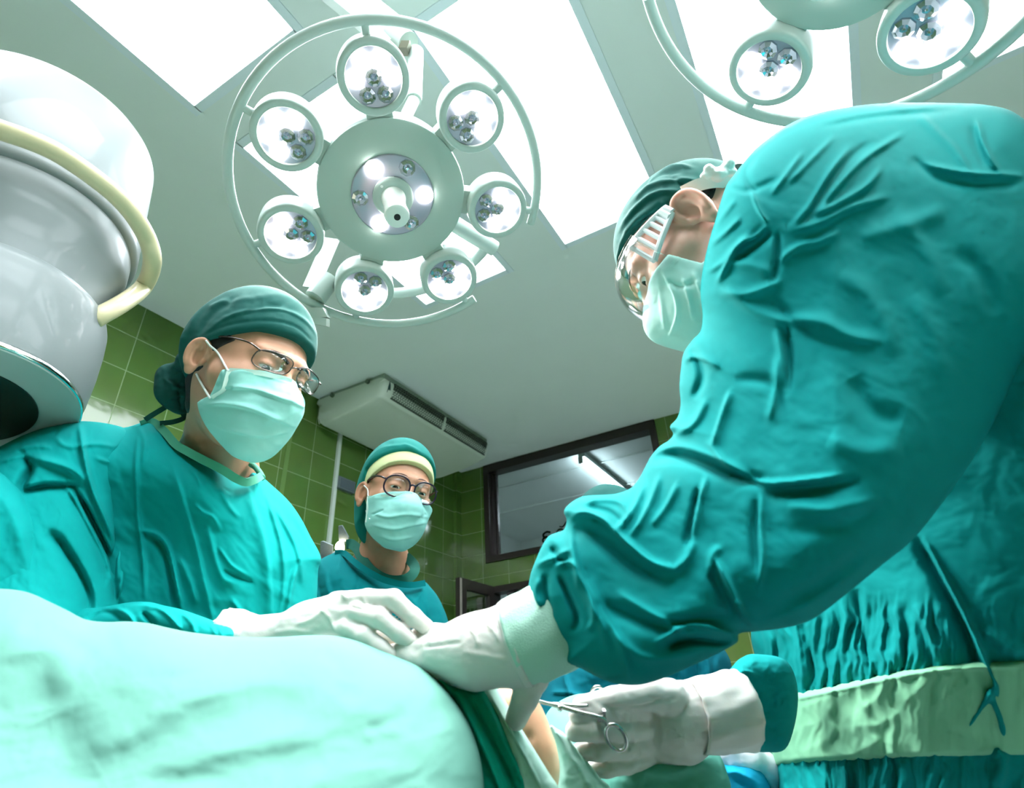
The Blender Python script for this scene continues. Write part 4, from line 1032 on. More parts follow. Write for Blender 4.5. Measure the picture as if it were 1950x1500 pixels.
# ================================================================== GOWNS, GLOVES
m_gown=mat('teal gown cloth',(0,130,130),spec=.15,rough=.9,noise=.05,nscale=25,bump=.10,bscale=2600)
m_gownm=mat('teal gown cloth lit copy',(0,148,145),spec=.15,rough=.9,noise=.05,nscale=25,bump=.10,bscale=2600)  # same teal cloth, raised in colour to put light on his shaded front
m_gown2=mat('teal gown cloth darker',(0,118,122),spec=.15,rough=.9,noise=.05,nscale=25,bump=.10,bscale=2600)
m_gownb=mat('blue theatre cloth',(0,94,108),spec=.15,rough=.9,noise=.05,nscale=25,bump=.10,bscale=2600)
m_collar=mat('green collar cloth',(70,158,130),rough=.85,bump=.12,bscale=2600)
m_scrub=mat('dark green scrub',(6,96,80),rough=.85,bump=.12,bscale=2600)
m_glove=mat('white latex glove',(214,211,206),rough=.45,spec=.4,sss=.15,bump=.06,bscale=600)
m_shoe=mat('white clog',(220,226,222),rough=.4)
def wr(sx,sy,amp,seed=0.,ang=0.):
    c,s_=math.cos(ang),math.sin(ang)
    def f(x,y):
        X=(x*c+y*s_)/sx;Y=(-x*s_+y*c)/sy
        X2=X+.6*noise2(X*.7,Y*.7,seed+7);Y2=Y+.6*noise2(X*.7,Y*.7,seed+11)
        return amp*(noise2(X2,Y2,seed)+.45*noise2(X2*2.1,Y2*2.1,seed+3)+.2*noise2(X2*4.3,Y2*4.3,seed+5))
    return f
def legs(root,x,y,z1,m,spread=.1,ang=0):
    """trousers and shoes down to the floor"""
    for i,s_ in enumerate((-1,1)):
        px=x+s_*spread*math.cos(ang);py=y+s_*spread*math.sin(ang)
        V,Fc=tube([(x+s_*spread*.8*math.cos(ang),y+s_*spread*.8*math.sin(ang),z1),(px,py,z1*.55),(px,py,.06)],[.095,.085,.075],20)
        mesh('trouser_leg',V,Fc,m,root)
        V,Q=nets(lambda P:np.maximum(sd_ell(P,(px,py+.03,.04),(.05,.13,.06)),-P[:,2]),(px-.08,py-.14,-.02),(px+.08,py+.2,.13),.012)
        mesh('shoe',V,Q,m_shoe,root)
# ------------------------------------------------------------------ left surgeon
torso=[(60,828),(100,812),(150,803),(190,805),(235,814),(285,801),(310,815),(335,842),(385,869),(428,895),(467,912),(480,900),(495,905),(515,921),(550,954),(574,988),(591,1021),(611,1060),(606,1085),(604,1130),(600,1200),(590,1330),(500,1420),(200,1420),(40,1400),(-40,1250),(-60,1000),(0,860)]
ctrl=[(60,830,.98),(150,805,.99),(285,801,1.02),(335,842,.97),(428,895,.94),(480,892,1.0),(550,954,1.03),(611,1060,1.01),(600,1200,.96),(450,1100,.905),(300,1000,.95),(200,1100,.92),(500,1400,.82),(200,1400,.82),(-60,1000,.96)]
S=[([(262,825),(258,900),(262,980),(272,1060),(275,1130)],5,.006,3),                   # sleeve seam
 ([(275,1015),(300,1025),(318,1050),(328,1100),(338,1160)],3,-.012,8),([(272,1010),(298,1018),(316,1035),(330,1080),(345,1150)],4,.009,9),
 ([(328,880),(345,940),(372,1030),(395,1130),(408,1190)],4,.005,10),
 ([(467,915),(485,965),(505,1030),(515,1110),(518,1190)],3,.006,14),([(500,925),(520,980),(538,1050),(540,1120),(530,1180)],5,.005,4),
 ([(370,960),(385,975),(405,985),(420,1010)],4,.0035,3),([(360,890),(375,905),(385,930)],4,.003),([(420,930),(435,960),(455,985)],4,.0035,6),
 ([(395,1000),(410,1060),(425,1100),(450,1110)],5,.004,8),([(425,1085),(450,1095),(480,1108)],3,-.004,6),([(415,1040),(440,1075),(470,1095)],3,.003),
 ([(520,960),(550,1010),(570,1060),(575,1110)],6,.006,4),([(555,985),(580,1030),(595,1060)],5,-.004),([(545,1190),(555,1120),(570,1070)],6,.008,4),
 ([(255,800),(275,840),(270,880)],5,.004),([(440,1140),(460,1170),(470,1200)],5,.004),([(340,1060),(360,1100),(375,1150)],5,.004,8),([(400,880),(440,905),(480,925)],3,-.002)]
P1=body_of(torso,ctrl,.10,90,3,[(q[0],q[1],q[2]*1.5)+tuple(q[3:]) for q in S],wr(60,34,.0040,2.,.9))
# upper arm
upper=[(235,814),(190,804),(143,802),(100,810),(50,826),(0,850),(-60,880),(-120,960),(-140,1100),(-100,1250),(40,1260),(150,1240),(240,1200),(262,1130),(258,1040),(262,960),(262,880),(255,830)]
ctrl=[(190,806,.97),(100,812,.94),(0,855,.88),(-100,1000,.80),(-60,1200,.70),(100,1200,.74),(240,1180,.86),(255,1000,.95),(130,1000,.85),(60,900,.88),(180,900,.93)]
S=[([(150,805),(160,870),(175,930),(200,990),(220,1040)],7,.010,4),([(40,860),(60,890),(45,930),(90,925),(150,925)],5,-.016,12),([(60,870),(100,880),(140,895),(165,918)],8,.010),
 ([(140,930),(165,970),(190,1020),(212,1070),(205,1100)],5,-.020,16),([(120,920),(140,945),(170,1000),(200,1060),(215,1110)],6,.010,4),
 ([(250,860),(250,930),(240,1000),(228,1060),(230,1120)],7,.010),([(235,880),(232,960),(222,1040),(215,1080),(220,1150)],5,-.012),([(270,830),(262,900),(256,960)],4,.006),
 ([(245,1050),(235,1090),(225,1140)],5,.010,4),([(100,830),(130,850),(180,845),(220,850)],5,.004),([(20,860),(60,850),(100,850)],5,.005),([(0,880),(30,870),(60,868)],5,.006),
 ([(100,830),(110,815),(120,808)],4,-.003),([(180,870),(210,880),(240,870)],4,.003),([(90,1010),(120,1040),(165,1120),(170,1180)],9,-.014,14)]
P2=body_of(upper,ctrl,.075,80,3,[(q[0],q[1],q[2]*1.35)+tuple(q[3:]) for q in S],wr(40,26,.0028,5.,1.2))
# elbow part of the sleeve, nearest the camera
elbow=[(-80,880),(-20,890),(15,906),(45,940),(72,985),(84,1020),(92,1060),(108,1110),(125,1160),(60,1230),(-100,1250),(-160,1100)]
ctrl=[(-20,900,.80),(60,960,.80),(100,1080,.78),(110,1170,.76),(-60,1200,.70),(-100,1000,.74)]
S=[([(0,935),(30,990),(50,1060),(70,1120)],12,.004),([(20,910),(55,960),(75,1010),(90,1080),(115,1150)],3,.005,2)]+[([(58+3.2*i,1010+12*i),(80+2.2*i,1008+12.5*i)],3,.0020) for i in range(11)]
P3=body_of(elbow,ctrl,.06,60,3,S,wr(40,40,.002,8.))
# forearm lying behind the drape
fore=[(60,1190),(100,1165),(135,1156),(180,1157),(215,1152),(250,1146),(285,1146),(310,1152),(345,1160),(380,1172),(415,1185),(442,1196),(446,1215),(430,1250),(300,1290),(100,1300),(40,1250)]
ctrl=[(100,1170,.76),(200,1160,.74),(285,1150,.72),(380,1180,.69),(440,1205,.66),(300,1280,.70),(100,1290,.74)]
S=[([(165,1180),(200,1165),(235,1180)],5,-.008,5),([(215,1155),(245,1172),(260,1200)],5,.009,4),([(235,1150),(265,1150),(300,1158)],4,.005),([(290,1150),(320,1170),(345,1200)],5,.008,4),([(270,1165),(290,1185),(300,1215)],5,-.010,6),([(345,1165),(365,1185),(372,1210)],4,.006),([(395,1185),(405,1195),(410,1210)],3,.003),([(415,1190),(420,1200),(422,1212)],3,.003)]
P4=body_of(fore,ctrl,.05,40,3,S,wr(30,20,.002,9.))
V,Q=join([P1,P2,P3,P4]);gw=mesh('gown',V,Q,m_gownm,man,label='crumpled teal surgical gown')
# collar band
def band(name,pts,w,m,root,dep,th=.003):
    return strip(name,spline(np.array([at(x,y,dep(x,y)) for x,y in pts]),5),w,th,m,root)
fdep=lambda x,y:.925+.00012*abs(x-400)+.0002*(900-y)
cpts=[(268,808,.985),(290,803,.99),(312,820,.955),(335,846,.915),(360,861,.885),(386,875,.865),(408,886,.86),(428,897,.86),(448,910,.868),(468,918,.88),(484,914,.90),(496,907,.93)]
strip('collar',spline(ats(cpts),5),.0062,.0035,m_collar,man)
V,Fc=tube(spline(ats([(x-2,y-6,d+.012) for x,y,d in cpts[2:-1]]),5),.0022,8);mesh('neckline_edge',V,Fc,m_scrub,man)
V,Fc=tube(spline(ats([(478,884,.985),(486,889,.975),(494,899,.955),(500,910,.94)]),5),.005,8);mesh('collar_back',V,Fc,m_collar,man)
legs(man,-1.02,.60,.98,m_gown2,.11,1.2)
# ------------------------------------------------------------------ woman
wt=[(600,1075),(612,1064),(632,1054),(650,1048),(668,1062),(688,1078),(708,1090),(728,1100),(748,1106),(768,1110),(790,1110),(808,1107),(820,1118),(834,1136),(847,1163),(855,1190),(862,1240),(850,1330),(700,1380),(580,1370),(560,1250),(580,1130)]
ctrl=[(610,1066,1.38),(650,1048,1.40),(728,1100,1.34),(808,1107,1.36),(850,1170,1.36),(700,1250,1.25),(580,1250,1.27),(850,1330,1.23)]
S=[([(690,1085),(730,1104),(770,1116),(805,1117)],2,-.004),([(688,1090),(680,1110),(672,1130)],2,-.003),([(812,1120),(815,1150),(822,1190)],4,.005),([(770,1130),(790,1150),(800,1190)],5,.005),([(620,1085),(625,1120),(640,1160)],4,.006,7),([(605,1100),(612,1140),(630,1170)],4,-.006),([(650,1120),(690,1140),(740,1150)],6,.003),([(760,1125),(765,1150),(770,1190)],4,.003),([(835,1150),(840,1170),(845,1195)],3,.004)]
V,Q=body_of(wt,ctrl,.10,55,2.6,S,wr(34,24,.004,4.))
mesh('gown',V,Q,m_gown2,wom,label='teal gown with wide neckline')
strip('neckline_band',spline(ats([(640,1052,1.36),(655,1053,1.345),(672,1067,1.30),(690,1081,1.272),(710,1093,1.258),(730,1103,1.252),(750,1109,1.25),(770,1113,1.252),(790,1113,1.265),(808,1110,1.285)]),5),.0065,.004,m_gown2,wom)
cb=spline(ats([(662,1036,1.43),(670,1036,1.405),(681,1046,1.375),(690,1064,1.345),(703,1082,1.318),(722,1097,1.30),(745,1105,1.295),(768,1104,1.30),(783,1096,1.32),(790,1084,1.345),(786,1072,1.37),(774,1060,1.395)]),5)
strip('scrub_collar',cb,.0115,.004,m_scrub,wom)
legs(wom,-1.05,1.12,1.1,m_gown2,.1,.6)
# ------------------------------------------------------------------ surgeon at right: torso
tor=[(1500,330),(1600,260),(1700,220),(1800,205),(1900,210),(1960,236),(2060,300),(2250,420),(2400,700),(2450,1100),(2400,1700),(1900,1750),(1480,1700),(1474,1560),(1476,1500),(1470,1440),(1462,1390),(1452,1330),(1444,1290),(1438,1250),(1430,1205),(1440,1120),(1480,900),(1480,600)]
ctrl=[(1500,330,.84),(1800,205,.80),(2000,300,.74),(2300,700,.60),(2300,1400,.64),(1950,1450,.69),(1476,1500,.94),(1430,1205,1.0),(1480,800,.92),(1700,900,.79),(1700,1300,.755),(1480,1700,.82),(1900,1700,.68)]
S=[# long slanting seam of the wrap-over back
 ([(1760,1030),(1810,1120),(1850,1200),(1890,1290),(1905,1340)],6,.012,4),([(1745,1020),(1795,1110),(1840,1200),(1870,1290)],7,-.016,16),([(1900,1300),(1860,1360),(1835,1400)],8,.010),([(1880,1310),(1905,1370),(1912,1410)],8,.010),([(1830,395),(1835,450)],5,-.004),
 ([(1870,1200),(1950,1250)],12,.008),([(1890,1420),(1910,1450),(1900,1500)],12,.012),
 ([(1630,1120),(1640,1190),(1660,1260)],9,-.010),([(1740,1150),(1770,1210),(1785,1260)],12,.010,6)]
def fold(x,y):
    u=x+.30*(y-1200)*np.clip((1640-x)/200,-1,1)*-.25          # folds fan out below the gathering
    w=u+16*noise2(x/60,y/55,3.)+6*noise2(x/22,y/24,5.)
    r=noise2(w/17,y/120,8.)+.5*noise2(w/8.5,y/60,2.)
    m=sst(1110,1200,y)*np.clip(1.25-np.abs(x-1560)/260,.12,1)
    return .021*r*m+wr(90,70,.004,6.)(x,y)
P1=body_of(tor,ctrl,.11,140,2.8,S,fold)
# pale green waistband
wb=[(1442,1336),(1452,1332),(1500,1320),(1560,1309),(1620,1296),(1680,1283),(1740,1271),(1800,1263),(1880,1258),(1960,1254),(2100,1250),(2250,1247),(2380,1246),(2425,1290),(2428,1390),(2390,1438),(2250,1440),(2100,1440),(1960,1440),(1860,1441),(1760,1443),(1660,1447),(1560,1452),(1500,1456),(1474,1458),(1466,1430),(1456,1390),(1446,1360)]
tf=tps(ctrl);to=np.array(spline(tor,6,True))
def wdep(x,y):
    d,_,_=near_poly(x,y,to);t=np.clip(d/140,0,1)
    return tf(x,y)-.11*np.sqrt(1-(1-t)**2)*1.0+.010
def fold2(x,y):
    w=x+20*noise2(x/50,y/50,13.)+8*noise2(x/20,y/22,15.)
    return .012*(noise2(w/26,y/130,18.)+.4*noise2(w/13,y/70,12.))*np.clip(1.2-np.abs(x-1580)/300,.15,1)+.007*ridged(x/110+.3*noise2(x/70,y/60,2.),(y+.35*x)/80,7.)*np.clip(1.2-np.abs(x-1600)/240,0,1)
WB=body_of(wb,lambda x,y:wdep(x,y),.016,14,2.8,[([(1452,1345),(1560,1322),(1680,1296),(1800,1275),(1960,1267)],3,.003)],fold2)
mesh('waistband',WB[0],WB[1],mat('pale green waistband cloth',(128,190,154),spec=.15,rough=.9,noise=.05,nscale=25,bump=.10,bscale=2600),sur,label='pale green waistband')
# far (right) arm sleeve behind the glove
farm=[(1380,1290),(1395,1268),(1412,1252),(1440,1245),(1500,1260),(1520,1330),(1500,1420),(1460,1432),(1425,1425),(1418,1400),(1410,1375),(1400,1340),(1388,1310)]
ctrl=[(1385,1290,.72),(1440,1250,.74),(1510,1330,.74),(1440,1425,.72),(1405,1360,.71)]
S=[([(1412,1262),(1416,1310),(1418,1360),(1424,1385)],3,.006),([(1395,1290),(1420,1300),(1440,1310)],3,.005),([(1400,1285),(1420,1278),(1440,1285)],3,.004),([(1410,1345),(1425,1340),(1445,1350)],3,.004),([(1420,1400),(1440,1405),(1460,1412)],2,-.004)]
P2=body_of(farm,ctrl,.045,35,2.6,S,wr(16,16,.003,3.))
# near (left) arm
arm=[(1384,352),(1400,330),(1420,304),(1440,282),(1470,258),(1500,238),(1550,217),(1620,203),(1700,196),(1800,196),(1880,200),(1935,216),(1975,260),(2020,380),(2040,520),(1995,640),(1950,690),(1905,780),(1855,870),(1800,950),(1740,1025),(1680,1075),(1600,1140),(1545,1180),(1490,1196),(1440,1202),(1408,1206),(1404,1222),(1375,1240),(1330,1262),(1290,1280),(1250,1296),(1215,1304),(1175,1302),(1140,1290),(1105,1272),(1078,1262),(1072,1235),(1050,1215),(1038,1200),(1030,1185),(1010,1160),(1005,1135),(1010,1095),(1022,1062),(1034,1036),(1046,1020),(1060,1014),(1074,1008),(1079,990),(1074,973),(1086,958),(1110,945),(1145,942),(1172,940),(1200,930),(1216,912),(1228,890),(1240,868),(1256,850),(1274,838),(1282,826),(1276,812),(1290,795),(1296,770),(1294,735),(1297,700),(1302,672),(1318,648),(1334,630),(1338,600),(1334,560),(1338,515),(1350,460),(1362,420),(1372,385)]
ctrl=[(1400,330,.70),(1620,205,.74),(1900,205,.74),(2030,450,.66),(1900,780,.60),(1700,1060,.52),(1500,1190,.50),(1405,1215,.50),(1250,1295,.50),(1090,1265,.545),(1010,1140,.585),(1080,975,.60),(1200,930,.60),(1280,825,.62),(1300,700,.66),(1338,560,.68),(1600,500,.66),(1600,800,.58),(1400,1000,.55),(1200,1100,.555)]
S=[# shoulder radiating folds
 ([(1560,400),(1600,350),(1650,300),(1720,255)],6,.008,4),([(1510,430),(1545,390),(1580,330),(1620,280)],6,.008,4),([(1500,350),(1540,310),(1590,260)],5,.006,4),([(1470,370),(1500,330),(1530,290)],5,.006,4),([(1530,420),(1570,360),(1625,295),(1660,270)],5,-.006),
 ([(1550,410),(1600,385),(1650,355),(1680,320)],7,.009,4),([(1500,440),(1560,425),(1620,395),(1690,375)],9,.008,6),([(1480,500),(1520,470),(1560,460),(1600,440)],7,.007,6),
 ([(1430,362),(1445,400),(1462,425)],4,.008,3),([(1462,430),(1440,450),(1410,465),(1385,500),(1365,540)],5,.010,4),([(1470,440),(1440,465),(1415,480),(1400,490)],8,-.014,14),([(1345,520),(1375,500),(1400,470),(1430,445)],5,.007,4),([(1350,470),(1385,440),(1410,415)],5,.006,4),([(1360,430),(1385,400),(1400,380)],5,.005),
 ([(1385,350),(1400,360),(1430,362),(1480,340)],5,-.004),([(1440,290),(1420,330),(1440,370)],6,-.006),([(1480,440),(1480,490),(1470,540)],6,-.010,5),
 ([(1390,500),(1430,505),(1470,520)],8,.006),([(1370,555),(1420,560),(1465,545),(1490,530)],7,.007),([(1380,550),(1420,580),(1460,600),(1500,615)],9,.007),
 ([(1480,610),(1560,612),(1620,640),(1680,650)],12,.008,8),([(1480,625),(1490,680),(1496,740)],7,.006),([(1465,560),(1500,600),(1550,640),(1620,665)],8,-.006),([(1495,620),(1505,680),(1500,745)],5,-.010,9),
 ([(1700,220),(1760,215),(1830,208)],6,-.004),([(1570,240),(1640,225),(1720,215),(1780,212)],3,-.005,6),([(1750,215),(1790,255),(1820,285),(1850,330)],5,.007,10),([(1860,230),(1870,270),(1890,310),(1910,335)],6,.008,3),([(1850,240),(1860,280),(1880,320)],7,-.008),([(1760,310),(1790,320),(1850,330),(1950,335)],5,.008,4),([(1735,300),(1770,330),(1800,345)],7,-.006),([(1790,340),(1850,350),(1940,350)],8,-.008),
 ([(1600,520),(1650,560),(1690,620),(1700,680)],16,.006),([(1700,400),(1760,470),(1800,560)],16,.006),([(1640,450),(1720,430),(1800,400)],14,.006),([(1820,480),(1870,520),(1900,600)],14,-.008),([(1740,560),(1780,640),(1800,720)],16,.006),([(1620,720),(1660,780),(1720,800)],18,-.010),([(1580,830),(1650,860),(1720,850)],18,.007),
 # crook of the elbow
 ([(1310,660),(1330,690),(1335,720),(1320,760)],8,-.012,6),([(1300,690),(1318,680),(1345,685),(1370,700)],6,.008,4),([(1390,745),(1370,800),(1355,850)],6,.009,3),([(1345,760),(1325,800),(1300,820),(1280,830)],6,.009),([(1400,720),(1470,730),(1490,790)],9,-.006),([(1480,680),(1478,740),(1465,800)],6,.007),
 ([(1255,858),(1290,850),(1330,860),(1380,880),(1430,905)],6,.006,4),([(1240,875),(1280,868),(1330,880),(1390,905),(1460,918)],10,-.022,9),([(1350,845),(1370,870),(1400,895),(1460,920),(1540,915),(1610,905)],6,.012,4),([(1460,935),(1540,930),(1640,915)],12,-.012,12),
 ([(1255,905),(1240,950),(1220,990),(1200,1020)],6,.010,4),([(1225,920),(1210,960),(1190,990),(1170,1010)],6,.010,4),([(1290,920),(1270,960),(1240,1000)],6,.007,4),([(1330,930),(1318,980),(1305,1040)],6,-.012,5),([(1345,910),(1330,960),(1320,1020)],5,.009,4),([(1450,940),(1448,1000),(1452,1060),(1445,1120)],5,.007,4),([(1440,950),(1436,1020),(1440,1090)],7,-.008),
 ([(1372,1040),(1355,1060),(1350,1100)],6,.007),([(1360,1060),(1375,1090),(1400,1140),(1415,1180)],6,.010,4),([(1350,1080),(1380,1140),(1400,1170)],8,-.010),
 # forearm, big hanging fold of the cuff
 ([(1085,990),(1110,975),(1150,990),(1190,1030),(1240,1070),(1285,1085)],6,.016,4),([(1090,1010),(1120,1010),(1160,1040),(1210,1080),(1270,1105)],10,-.016,12),([(1085,995),(1090,1050),(1110,1120),(1140,1180),(1160,1230)],6,.012,8),([(1285,1085),(1310,1060),(1320,1030)],6,.008),
 ([(1110,960),(1140,950),(1180,955),(1200,980)],5,.008),([(1120,965),(1160,975),(1190,1000)],5,-.006),
 ([(1020,1080),(1035,1070),(1060,1060),(1085,1045)],5,.009,4),([(1050,1040),(1062,1060),(1080,1070)],6,-.010),([(1058,1080),(1080,1070),(1095,1080),(1100,1120)],4,.010,3),([(1025,1100),(1020,1130),(1030,1160)],5,.010,4),([(1040,1090),(1040,1130),(1052,1170)],5,-.010,5),([(1065,1095),(1085,1140),(1100,1180),(1090,1200)],5,-.012,5),([(1100,1090),(1125,1140),(1130,1180),(1120,1200)],5,.010,4),([(1120,1100),(1150,1170),(1180,1220),(1200,1290)],7,.008,10),
 ([(1150,1150),(1250,1190),(1330,1180),(1400,1170)],10,-.012,12),([(1250,1225),(1310,1190),(1370,1200),(1404,1210)],6,.010,4),([(1270,1230),(1320,1218),(1370,1222),(1395,1218)],8,-.024,7),([(1180,1130),(1260,1180),(1320,1210)],6,.008,6),([(1160,1200),(1220,1250),(1290,1250),(1350,1240)],8,.006),([(1440,1195),(1415,1165),(1400,1140)],6,.008),([(1440,1190),(1520,1160),(1600,1110),(1660,1060)],7,.006,10),([(1480,1150),(1560,1110),(1640,1050)],12,-.007),
 ([(1500,960),(1580,970),(1680,950)],12,.006),([(1500,1010),(1600,1000),(1700,960)],14,-.005)]
W_=lambda x,y: np.clip(70+.16*(x-1000),70,190)
T_=lambda x,y: np.clip(.040+.00011*(x-1000),.045,.105)
def warm(x,y): return wr(120,70,.0028,1.,.5)(x,y)+wr(40,22,.0004,4.,-.6)(x,y)
S=[(q[0],q[1]*1.15,q[2]*.85)+tuple(x*1.15 for x in q[3:]) for q in S]
P3=body_of(arm,ctrl,T_,W_,3.2,S,warm,back=.45)
V,Q=join([P1,P2,P3]);mesh('gown',V,Q,m_gown,sur,label='crumpled teal surgical gown')
legs(sur,.50,.50,.85,m_gown2,.12,1.3)
# ================================================================== HANDS IN GLOVES
def chainf(chains,k=.006,kp=.012,palm=()):
    """palm cones blended softly, then each finger a chain of tapering cones"""
    def fn(P):
        d=None
        for c in palm:
            for a,b in zip(c[:-1],c[1:]):
                q=sd_cone(P,at(*a[:3]),at(*b[:3]),a[3],b[3]);d=q if d is None else smin(d,q,kp)
        for c in chains:
            f=None
            for a,b in zip(c[:-1],c[1:]):
                q=sd_cone(P,at(*a[:3]),at(*b[:3]),a[3],b[3]);f=q if f is None else smin(f,q,.004)
            d=f if d is None else smin(d,f,k)
        return d
    return fn
def glove(name,root,palm,fingers,h,m,strokes=(),extra=None,k=.006,label=None):
    fn=chainf(fingers,k,.014,palm);pts=np.array([at(*p[:3]) for c in palm+fingers for p in c])
    V,Q=nets(fn,pts.min(0)-.05,pts.max(0)+.05,h);V=push(V,Q,strokes,extra)
    return mesh(name,V,Q,m,root,label=label)
def cuff(name,root,pts,rr,m,flat=1.,rip=.001,label=None,n=40):
    """open wrinkled cuff around a wrist"""
    P=spline(ats(pts),5);r=np.interp(np.linspace(0,1,len(P)),np.linspace(0,1,len(rr)),rr)
    V,Fc=tube(P,r,n,False,False);V=np.array(V).reshape(len(P),n,3)
    for i in range(len(P)):
        for j in range(n):
            o=V[i,j]-P[i];o/=np.linalg.norm(o);V[i,j]+=o*rip*(math.sin(j*1.9+i*.3)+.6*math.sin(j*.7+2+i*.8))
    V2=V*1.0;c=P[:,None,:];V2=c+(V-c)*.955
    A=V.reshape(-1,3);B=V2.reshape(-1,3);N=len(A);F2=[[a+N for a in f][::-1] for f in Fc]
    e=[]
    for base in (0,(len(P)-1)*n):
        for j in range(n):
            q=[base+j,base+(j+1)%n,N+base+(j+1)%n,N+base+j];e.append(q if base else q[::-1])
    return mesh(name,np.concatenate([A,B]),Fc+F2+e,m,root,label=label)
wn=lambda x,y: .0007*noise2(x/14,y/10)
glove('glove',man,[[(430,1216,.675,.026),(500,1222,.67,.026),(590,1206,.66,.031),(650,1185,.65,.030)],[(590,1200,.655,.028),(655,1172,.645,.024)]],
 [[(640,1148,.645,.0125),(700,1141,.632,.0108),(749,1141,.622,.0104),(786,1174,.615,.0092),(812,1194,.612,.0082)],
  [(640,1172,.640,.0125),(682,1166,.622,.0108),(722,1176,.610,.0102),(760,1205,.605,.0092),(780,1219,.603,.0082)],
  [(625,1198,.635,.0122),(664,1196,.616,.0106),(694,1211,.604,.0100),(724,1234,.598,.0090),(742,1247,.596,.0080)],
  [(600,1220,.63,.012),(650,1222,.615,.0108),(690,1240,.605,.0098),(715,1256,.60,.0085)],
  [(575,1195,.685,.016),(640,1188,.69,.0135),(700,1196,.68,.0115),(745,1212,.665,.0095)]],.0019,m_glove,
 [([(651,1128),(656,1135),(660,1142)],4,.0016),([(612,1160),(630,1180),(640,1205)],3,.0014),([(655,1150),(690,1160),(720,1158)],2.5,-.0015),([(560,1192),(600,1175),(630,1150)],4,.0014),([(690,1135),(698,1150),(704,1160)],2.5,.0010),([(520,1205),(560,1200),(600,1205)],4,.0012)],wn,k=.003,label='white gloved right hand with bent fingers')
cuff('glove_cuff',man,[(425,1214,.675),(450,1216,.674),(478,1219,.672)],[.033,.031,.0285],m_glove)
glove('glove',sur,[[(1075,1180,.565,.033),(1030,1200,.57,.0345),(985,1224,.575,.0375),(905,1239,.58,.0335),(852,1240,.588,.026)]],
 [[(870,1240,.59,.018),(815,1236,.598,.0125),(775,1239,.603,.0100),(742,1241,.607,.0075)],
  [(870,1215,.60,.015),(828,1209,.612,.0115),(800,1213,.617,.0098),(781,1217,.620,.0080)],
  [(870,1262,.58,.015),(822,1257,.588,.0115),(785,1253,.595,.0095),(758,1248,.60,.0078)],
  [(880,1278,.575,.0145),(838,1275,.582,.0112),(808,1266,.590,.0092),(786,1259,.595,.0076)],
  [(1030,1262,.562,.0135),(1018,1290,.560,.0135),(1000,1328,.560,.0125),(983,1368,.565,.0108)]],.0019,m_glove,
 [([(925,1185),(940,1200),(955,1225)],3,.0014),([(895,1195),(905,1210),(912,1230)],3,.0014),([(800,1232),(840,1228),(880,1222)],2.5,-.0012),([(950,1165),(965,1190),(975,1220)],3,.0012),([(1010,1290),(1015,1300),(1025,1305)],3,-.0014),([(880,1240),(930,1250),(970,1255)],5,.001)],wn,k=.003,label='white gloved left hand reaching to the other surgeon')
m_knit=mat('pale knit cuff',(176,220,202),rough=.8,bump=.5,bscale=800)
cuff('knit_cuff',sur,[(985,1222,.574),(1010,1211,.573),(1035,1201,.572),(1060,1190,.572),(1080,1180,.572)],[.0430,.0438,.0440,.0435,.042],m_knit,rip=.0006,label='pale knit cuff')
cuff('glove_rim',sur,[(976,1228,.575),(990,1222,.575)],[.0425,.0445],m_glove,rip=.0005)
glove('glove',sur,[[(1400,1350,.66,.030),(1340,1362,.65,.030),(1290,1368,.650,.031),(1242,1372,.652,.020)],[(1300,1345,.652,.024),(1240,1350,.652,.017)],[(1310,1395,.652,.025),(1238,1400,.652,.017)],[(1300,1412,.652,.022),(1240,1430,.652,.0145)]],
 [[(1275,1328,.640,.020),(1235,1321,.630,.0160),(1168,1331,.616,.0122),(1108,1344,.610,.0104)],
  [(1235,1352,.645,.012),(1185,1353,.622,.0102),(1140,1357,.606,.0095),(1099,1362,.603,.0088)],
  [(1235,1384,.645,.013),(1180,1389,.616,.0108),(1130,1390,.600,.0106),(1095,1392,.598,.0102)],
  [(1238,1414,.648,.013),(1190,1424,.620,.0104),(1140,1428,.604,.0102),(1108,1430,.602,.0094)],
  [(1240,1438,.650,.012),(1195,1455,.622,.0094),(1155,1462,.610,.0090),(1130,1464,.608,.0083)]],.0019,m_glove,
 [([(1180,1350),(1200,1380),(1212,1420),(1220,1460)],4,.0014),([(1165,1345),(1180,1375),(1190,1400)],3,.0012),([(1230,1325),(1260,1335),(1290,1330)],3,-.0014),([(1195,1345),(1215,1365),(1225,1400)],3,-.0012),([(1120,1375),(1123,1390),(1122,1405)],2,-.0009),([(1135,1415),(1138,1428),(1136,1440)],2,-.0009),([(1155,1347),(1200,1347),(1240,1340),(1272,1324)],3,-.0022),([(1255,1350),(1262,1390),(1258,1430)],4,.0012),([(1238,1345),(1248,1380),(1244,1420)],3,-.0012)],wn,k=.0028,label='white gloved right hand holding the forceps')
cuff('glove_cuff',sur,[(1318,1364,.648),(1350,1360,.652),(1385,1354,.656),(1412,1350,.66)],[.0375,.0385,.0405,.0425],m_glove,rip=.0012)
